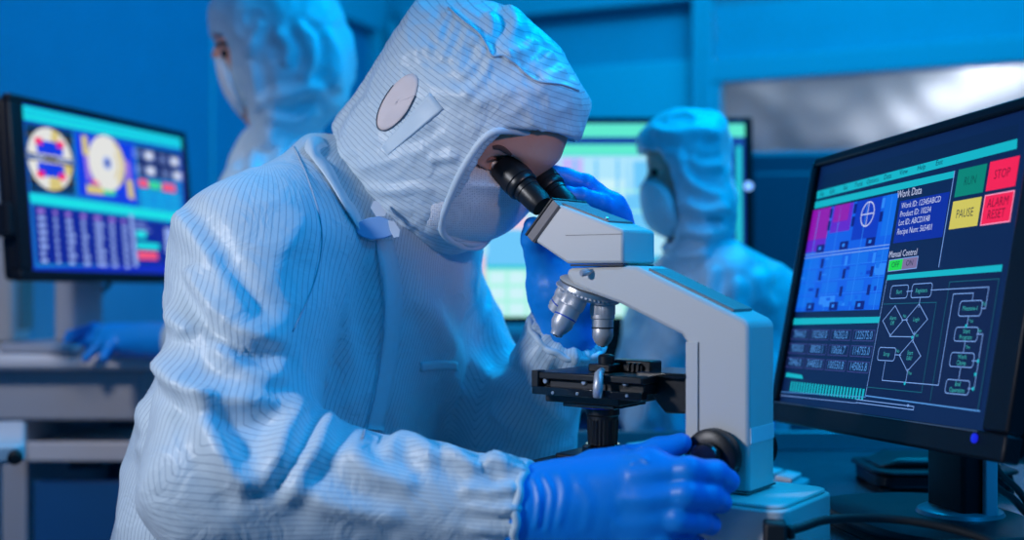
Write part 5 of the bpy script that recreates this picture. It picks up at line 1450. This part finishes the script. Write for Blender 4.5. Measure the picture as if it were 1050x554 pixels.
# left hand round the eyepiece tubes from behind
v = Vol((0.0, 1.20, ZC - 0.10), (0.16, 1.42, ZC + 0.145), 0.0022)
wa = P(582, 342, 1.352)
v.add(v.cone(wa, P(578, 300, 1.345), 0.036, 0.034), 0.02)
kn = [P(628, 213, 1.335), P(634, 228, 1.345), P(634, 246, 1.352), P(630, 262, 1.356)]
for i, q in enumerate(kn): v.add(v.cone(P(580 + 4 * i, 300, 1.345), q, 0.030, 0.0165), 0.02)
v.add(v.cone(P(566, 300, 1.345), P(560, 270, 1.335), 0.026, 0.018), 0.02)
Fp = v.F.copy(); allf = None
fg = [([kn[0], P(601, 191, 1.332), P(581, 184, 1.328), P(568, 178, 1.322)], [0.0150, 0.0135, 0.0118, 0.0095]), ([kn[1], P(614, 209, 1.314), P(596, 203, 1.302), P(582, 200, 1.298)], [0.0155, 0.0128, 0.0112, 0.0095]),
      ([kn[2], P(612, 226, 1.322), P(592, 222, 1.310), P(580, 220, 1.305)], [0.0150, 0.0118, 0.0110, 0.0096]), ([kn[3], P(612, 246, 1.326), P(596, 242, 1.316), P(586, 240, 1.312)], [0.014, 0.0108, 0.0100, 0.0088])]
for f in fg:
    ff = None
    for p in chain(f[0], f[1]):
        c = v.cone(*p[:4]); ff = c if ff is None else smin(ff, c, 0.0012)
    for q, rq in zip(f[0][1:3], f[1][1:3]): ff = smin(ff, v.ball(q, rq + 0.0012), 0.0015)
    allf = ff if allf is None else smin(allf, ff, 0.0012)
th = None
for p in chain([P(562, 285, 1.338), P(552, 262, 1.325), P(547, 246, 1.315), P(546, 232, 1.305)], [0.020, 0.0150, 0.0132, 0.0108]):
    c = v.cone(*p[:4]); th = c if th is None else smin(th, c, 0.006)
v.F = smin(smin(Fp, allf, 0.006), th, 0.012)
Vg, Qg = v.mesh(2)
Vg = Vg + normals(Vg, Qg) * (0.0012 * nz(Vg, 45, 4) + 0.0006 * nz(Vg, 110, 6))[:, None]
np_mesh('glove', Vg, Qg, M['glove'], op, label='blue glove behind the eyepieces')

# stool under the operator
so = empty('lab_stool', (-0.29, 1.44, 0), 'low grey stool the microscope worker sits on', 'stool')
m = MB(); m.lathe([(0.15, 0.0), (0.165, 0.012), (0.165, 0.035), (0.15, 0.048)], (0, 0, 0.462), (0, 0, 1), 48); m.build('seat', M['rubber'], so)
m = MB(); m.lathe([(0.022, 0.0), (0.022, 0.41)], (0, 0, 0.05), (0, 0, 1), 24); m.build('column', M['chrome'], so)
for k in range(5):
    t = 2 * math.pi * k / 5 + 0.3
    m = MB(); m.tube([(0.02 * math.cos(t), 0.02 * math.sin(t), 0.075), (0.21 * math.cos(t), 0.21 * math.sin(t), 0.05)], [0.018, 0.012], 10); lg = m.build('leg', M['alu'], so)
    m = MB(); m.lathe([(0.022, -0.012), (0.024, -0.006), (0.024, 0.006), (0.022, 0.012)], (0.21 * math.cos(t), 0.21 * math.sin(t), 0.0245), (-math.sin(t), math.cos(t), 0), 20); m.build('castor', M['rubber'], lg)
# ------------------------------------------------------------------ two more hooded workers in the background
def shell_mesh(name, v, m, parent, seed, sm=2, ruf=0.004, scale=12, fl=None, lab=None):
    V, Q = v.mesh(sm)
    V = ruffle(V, Q, ruf, scale, seed); V = ruffle(V, Q, ruf * 0.4, scale * 2.4, seed + 1)
    if fl: V = folds(V, Q, fl)
    V[:, 2] = np.maximum(V[:, 2], 0.001)
    return np_mesh(name, V, Q, m, parent, {'stripe': np.zeros(len(V))}, label=lab)

# --- worker at the left bench, facing the left monitor
Y1 = 2.20
lw = empty('person', (-0.40, 2.24, 0), 'standing worker in white hood and mask facing left towards the left monitor', 'person')
O1 = np.array((0.0, Y1, ZC))
def A1(*q): return [((x - CX) / FPX * Y1, (CY - y) / FPX * Y1) for x, y in q]
I3 = np.eye(3)
def v1(lo, hi, h): return Vol(lo, hi, h, (I3, O1))
v = v1((-0.62, -0.14, 0.10), (-0.28, 0.14, 0.56), 0.0045)
v.F = v.inflate(spline(A1((222, 8), (260, -14), (310, -6), (342, 30), (344, 80), (322, 120), (300, 150), (318, 180), (270, 182), (262, 140), (240, 112), (230, 86), (225, 66), (218, 58), (222, 44), (217, 34)), 6, True), 0.085, 0.085)
for s in (-1, 1): 
    e = A1((231, 53))[0]; v.F = smax(v.F, -v.ball((e[0] - 0.012, s * 0.036, e[1]), (0.02, 0.02, 0.014)), 0.01)
Vb, Qb = v.mesh(2); bd = np_mesh('body', Vb, Qb, M['skin'], lw, label='skin of the face around the eyes')
bvb = bvh_of(Vb, Qb)
c, n = cast(bvb, 230, 54)
if c is not None:
    m = MB(); m.lathe([(0.0004, -0.012), (0.009, -0.008), (0.012, 0), (0.009, 0.008), (0.0004, 0.012)], c + Vector((0.004, 0.006, 0)), (-1, -0.4, 0), 18); m.build('eyeball', M['iris'], bd, smooth=180, world=True, label='dark eye')
patch(bvb, blend_rows([(222, 45), (229, 43), (237, 45)], [(222, 48), (229, 46.5), (237, 48.5)], 3), 0.001, 0.0015, 5).build('eyebrow', M['hair'], bd, smooth=180, world=True, label='dark eyebrow')
v = v1((-0.60, -0.13, 0.26), (-0.44, 0.13, 0.48), 0.0045)
v.F = v.inflate(spline(A1((226, 63), (240, 62), (256, 80), (262, 112), (252, 122), (240, 110), (230, 92), (226, 76)), 6, True), 0.035, 0.094)
shell_mesh('face_mask', v, M['mask'], lw, 11, 2, 0.0015)
v = v1((-0.66, -0.17, 0.08), (-0.24, 0.17, 0.62), 0.0050)
v.F = v.inflate(spline(A1((215, 24), (224, 0), (252, -22), (300, -24), (340, -4), (360, 40), (362, 82), (350, 112), (330, 130), (318, 150), (324, 176), (250, 178), (252, 150), (258, 128), (246, 112), (232, 88), (222, 60), (217, 44)), 6, True), 0.115, 0.118)
v.F = smax(v.F, -(v.F + 0.012), 0)
rim1 = spline(A1((214, 41), (226, 42), (238, 46), (243, 54), (247, 74), (254, 98), (258, 124), (252, 136)), 4)
v.F = smax(v.F, -v.polyz(rim1 + [(-0.9, rim1[-1][1]), (-0.9, rim1[0][1])]), 0.003)
f1 = [([(300, 22), (318, 40), (322, 60), (312, 88)], 0.012, 7, 0.3), ([(280, 30), (296, 48), (292, 70)], 0.010, 7, 0), ([(262, 108), (285, 100), (310, 92), (336, 88)], 0.012, 8, 0.2), ([(256, 60), (262, 90), (264, 118)], 0.008, 6, 0), ([(268, 118), (300, 124), (330, 112)], 0.010, 7, 0), ([(270, 20), (258, 40), (254, 60)], 0.007, 6, 0), ([(330, 30), (345, 60), (342, 95)], 0.010, 8, 0)]
hd = shell_mesh('hood', v, M['suit_back'], lw, 12, 2, 0.006, 10, f1)
# coverall with the near arm reaching to the bench
v = Vol((-1.02, 1.90, 0.0), (-0.02, 2.62, 1.36), 0.0085)
nk = P(288, 168, 2.22)
v.F = v.cone(nk, P(300, 230, 2.24), 0.085, 0.14)
v.add(v.cone(P(300, 235, 2.24), P(318, 420, 2.26), 0.155, 0.165), 0.06)
v.add(v.cone(P(272, 210, 2.09), P(326, 214, 2.40), 0.075, 0.075), 0.05)
sh, el, wr = P(272, 212, 2.08), P(232, 322, 2.10), P(192, 349, 2.22)
v.add(v.cone(sh, el, 0.075, 0.062), 0.05); v.add(v.cone(el, wr, 0.060, 0.044), 0.03)
sh2, el2 = P(326, 214, 2.40), P(300, 330, 2.44)
v.add(v.cone(sh2, el2, 0.075, 0.065), 0.05); v.add(v.cone(el2, P(246, 350, 2.42), 0.062, 0.045), 0.03)
hip = P(318, 430, 2.26)
for s in (-1, 1):
    a = hip + Vector((0.02 * s, 0.09 * s, 0)); k = a + Vector((-0.03, 0.02 * s, 0)); k.z = 0.46; b = k + Vector((0.02, 0, 0)); b.z = 0.07
    v.add(v.cone(a, k, 0.105, 0.078), 0.05); v.add(v.cone(k, b, 0.076, 0.060), 0.03); t = b + Vector((-0.13, 0, 0)); t.z = 0.045; b2 = b.copy(); b2.z = 0.052
    v.add(v.cone(b2, t, 0.050, 0.042), 0.03)
f2 = [([(262, 150), (258, 175), (252, 205)], 0.010, 6, 0), ([(282, 135), (288, 160), (280, 190)], 0.012, 6, 0), ([(306, 140), (304, 165), (312, 195)], 0.010, 6, 0)]
shell_mesh('coverall', v, M['suit_back'], lw, 13, 2, 0.010, 7, f2)
# gloves
def small_glove(parent, w, palm, tips, thumb, lab=None, r=0.016, h=0.0035):
    pts_ = [w, palm] + tips + thumb
    lo = [min(p[i] for p in pts_) - 0.05 for i in range(3)]; hi = [max(p[i] for p in pts_) + 0.05 for i in range(3)]
    v = Vol(lo, hi, h); v.F = v.cone(w, palm, 0.034, 0.030); n = len(tips)
    for i, t in enumerate(tips):
        side = (tips[-1] - tips[0]).normalized(); base = palm + side * ((i - (n - 1) / 2) * 0.019)
        v.add(v.cone(w, base, 0.026, 0.018), 0.02)
        mid = base.lerp(t, 0.5) + Vector((0, 0, 0.010))
        v.F = smin(v.F, smin(v.cone(base, mid, 0.0150, 0.0118), v.cone(mid, t, 0.0118, 0.0092), 0.005), 0.006)
    v.F = smin(v.F, smin(v.cone(w.lerp(palm, .4), thumb[0], 0.020, 0.0135), v.cone(thumb[0], thumb[1], 0.0135, 0.0105), 0.006), 0.010)
    V, Q = v.mesh(2); V = V + normals(V, Q) * (0.0012 * nz(V, 40, 8))[:, None]
    return np_mesh('glove', V, Q, M['glove'], parent, label=lab)
zt = 0.905 + 0.0125
def onb(px, py, dz=0.0):
    Y = (ZC - zt - dz) * FPX / (py - CY); return P(px, py, Y)
gw = wr + (wr - el).normalized() * 0.012
gp = P(116, 348, 2.30)
tips = [P(69, 350, 2.37), P(70, 363, 2.33), P(88, 367.5, 2.27), P(106, 367, 2.23)]
small_glove(lw, gw, gp, tips, [P(96, 338, 2.34), P(72, 343, 2.38)], 'blue glove resting on the bench')

# --- worker beyond the microscope
Y2 = 2.02
rw = empty('person', (0.33, 2.06, 0), 'blue-lit hooded worker standing between the far monitor and microscope arm', 'person')
O2 = np.array((0.0, Y2, ZC))
def A2(*q): return [((x - CX) / FPX * Y2, (CY - y) / FPX * Y2) for x, y in q]
def v2(lo, hi, h): return Vol(lo, hi, h, (I3, O2))
v = v2((0.19, -0.13, -0.02), (0.40, 0.13, 0.30), 0.0045)
v.F = v.inflate(spline(A2((668, 140), (690, 122), (720, 122), (738, 145), (740, 190), (728, 235), (735, 275), (700, 278), (690, 240), (672, 232), (662, 214), (660, 200), (656, 192), (664, 178), (663, 162)), 6, True), 0.075, 0.078)
for s in (-1, 1):
    e = A2((668, 178))[0]; v.F = smax(v.F, -v.ball((e[0] - 0.006, s * 0.034, e[1]), (0.018, 0.018, 0.012)), 0.01)
Vb, Qb = v.mesh(2); bd2 = np_mesh('body', Vb, Qb, M['skin'], rw, label='skin of the face around the eyes'); bvb = bvh_of(Vb, Qb)
c, n = cast(bvb, 671, 178)
if c is not None:
    m = MB(); m.lathe([(0.0004, -0.011), (0.008, -0.008), (0.011, 0), (0.008, 0.008), (0.0004, 0.011)], c + Vector((0.004, 0.005, 0)), (-.8, -.6, -.2), 18); m.build('eyeball', M['iris'], bd2, smooth=180, world=True, label='dark eye')
v = v2((0.19, -0.13, 0.0), (0.34, 0.13, 0.19), 0.0045)
v.F = v.inflate(spline(A2((658, 188), (676, 184), (694, 198), (700, 226), (690, 244), (672, 238), (660, 220)), 6, True), 0.034, 0.090)
shell_mesh('face_mask', v, M['mask'], rw, 21, 2, 0.0015)
v = v2((0.17, -0.16, -0.08), (0.44, 0.16, 0.33), 0.0048)
v.F = v.inflate(spline(A2((654, 150), (660, 132), (680, 117), (712, 113), (738, 120), (747, 140), (748, 176), (756, 204), (752, 232), (742, 262), (732, 292), (690, 292), (684, 262), (668, 240), (656, 214), (653, 180)), 6, True), 0.095, 0.110)
v.F = smax(v.F, -(v.F + 0.012), 0)
rim2 = spline(A2((650, 160), (664, 156), (672, 160), (677, 170), (681, 186), (687, 206), (690, 228), (687, 246), (676, 256)), 4)
v.F = smax(v.F, -v.polyz(rim2 + [(0.05, rim2[-1][1]), (0.05, rim2[0][1])]), 0.003)
f3 = [([(694, 150), (704, 180), (720, 196), (746, 202)], 0.010, 6, 0.2), ([(700, 205), (720, 216), (750, 212)], 0.012, 6, 0), ([(700, 232), (722, 240), (746, 232)], 0.012, 6, 0), ([(664, 132), (690, 138), (720, 134), (742, 140)], 0.008, 6, 0), ([(688, 250), (700, 262), (730, 258)], 0.010, 6, 0), ([(706, 160), (716, 170), (744, 170)], 0.007, 5, 0)]
shell_mesh('hood', v, M['suit_back'], rw, 22, 2, 0.006, 12, f3)
v = Vol((0.02, 1.84, 0.0), (0.66, 2.40, 1.14), 0.0080)
v.F = v.cone(P(712, 285, 2.05), P(722, 330, 2.08), 0.075, 0.12)
v.add(v.cone(P(724, 345, 2.09), P(725, 500, 2.10), 0.135, 0.150), 0.05)
v.add(v.cone(P(742, 300, 1.99), P(690, 318, 2.18), 0.072, 0.07), 0.05)
v.add(v.cone(P(752, 302, 1.98), P(812, 328, 2.03), 0.078, 0.066), 0.04); v.add(v.cone(P(812, 328, 2.03), P(770, 420, 1.94), 0.062, 0.046), 0.03)
v.add(v.cone(P(688, 322, 2.18), P(664, 400, 2.16), 0.068, 0.062), 0.04); v.add(v.cone(P(664, 400, 2.16), P(682, 450, 2.02), 0.060, 0.046), 0.03)
hip = P(725, 510, 2.10)
for s in (-1, 1):
    a = hip + Vector((0.07 * s, 0.05 * s, 0)); k = a.copy(); k.z = 0.40; b = k.copy(); b.z = 0.07
    v.add(v.cone(a, k, 0.10, 0.076), 0.05); v.add(v.cone(k, b, 0.075, 0.058), 0.03); t = b + Vector((-0.08, -0.09, 0)); t.z = 0.045; b2 = b.copy(); b2.z = 0.052
    v.add(v.cone(b2, t, 0.048, 0.040), 0.03)
f4 = [([(735, 272), (728, 300), (735, 335)], 0.014, 8, 0.2), ([(762, 285), (752, 310), (770, 335)], 0.012, 8, 0), ([(790, 275), (780, 300), (795, 320)], 0.010, 8, 0), ([(650, 370), (672, 400), (668, 440)], 0.012, 7, 0), ([(690, 360), (685, 400), (694, 450)], 0.012, 7, 0), ([(700, 290), (696, 320), (706, 350)], 0.012, 8, 0)]
shell_mesh('coverall', v, M['suit_back'], rw, 23, 2, 0.010, 8, f4)
small_glove(rw, P(770, 424, 1.935), P(764, 446, 1.90), [P(742, 466, 1.87), P(750, 470, 1.86), P(760, 472, 1.86), P(770, 472, 1.87)], [P(744, 446, 1.89), P(736, 456, 1.87)])
small_glove(rw, P(683, 453, 2.01), P(700, 462, 1.96), [P(724, 470, 1.91), P(722, 475, 1.89), P(716, 479, 1.88), P(708, 480, 1.88)], [P(706, 456, 1.93), P(718, 462, 1.90)])
# ------------------------------------------------------------------ light
def area(name, loc, to, c, power, sx, sy=None):
    l = bpy.data.lights.new(name, 'AREA'); l.color = L(c)[:3]; l.energy = power; l.shape = 'RECTANGLE'; l.size = sx; l.size_y = sy or sx
    o = bpy.data.objects.new(name, l); COL.objects.link(o); o.location = loc
    o.rotation_euler = (Vector(to) - Vector(loc)).to_track_quat('-Z', 'Y').to_euler()
    return o
def spot(name, loc, to, c, power, deg, blend, rad):
    l = bpy.data.lights.new(name, 'SPOT'); l.color = L(c)[:3]; l.energy = power; l.spot_size = math.radians(deg); l.spot_blend = blend; l.shadow_soft_size = rad
    o = bpy.data.objects.new(name, l); COL.objects.link(o); o.location = loc
    o.rotation_euler = (Vector(to) - Vector(loc)).to_track_quat('-Z', 'Y').to_euler()
    return o
spot('white_task_lamp', (-1.50, 0.32, 1.62), (-0.19, 1.075, 0.955), (238, 241, 252), 80, 36, 0.5, 0.10)
area('blue_ceiling_lamp', (1.25, 0.75, 2.6), (0.0, 1.5, 1.0), (0, 166, 255), 25, 0.9)
area('cyan_ceiling_lamp', (0.75, 2.55, 2.75), (-0.1, 1.4, 1.1), (0, 184, 255), 26, 0.7)
area('room_blue_lamp', (0.8, 2.8, 2.85), (0.9, 4.0, 1.4), (0, 186, 255), 24, 1.6, 1.0)
spot('left_bench_lamp', (-1.10, 1.15, 2.0), (-0.85, 2.35, 0.92), (255, 246, 240), 44, 50, 0.6, 0.12)
area('right_blue_fill', (0.95, 0.25, 1.75), (0.0, 1.4, 0.95), (0, 150, 255), 2, 0.4)  # added blue fill to lift the far forearm, not a room fixture
area('far_worker_fill', (0.95, 1.75, 2.7), (0.35, 2.05, 1.2), (0, 190, 255), 11, 0.5)  # added cyan fill that brightens the worker beyond the microscope
area('foil_fill', tuple(MR @ Vector((x_w0 + 0.9, 0.15, 2.35))), tuple(MR @ Vector((x_w0 + 0.9, 0.5, 1.5))), (244, 240, 244), 20, 1.8, 0.15)  # added white light behind the pane, brightens the silver sheeting
spot('face_fill_spot', (0.42, 0.30, 1.45), (0.0, 1.27, 1.17), (255, 224, 222), 9, 13, 0.6, 0.05)  # added pinkish fill on the operator's face, no real lamp here
w = bpy.data.worlds.new('world'); SC.world = w; w.use_nodes = True
bg = w.node_tree.nodes['Background']; bg.inputs['Color'].default_value = L((6, 140, 210)); bg.inputs['Strength'].default_value = 0.29
vs = SC.view_settings
vs.view_transform = 'Standard'; vs.look = 'None'; vs.gamma = 1.0; vs.exposure = 0.0; vs.use_curve_mapping = False
SC.render.film_transparent = False
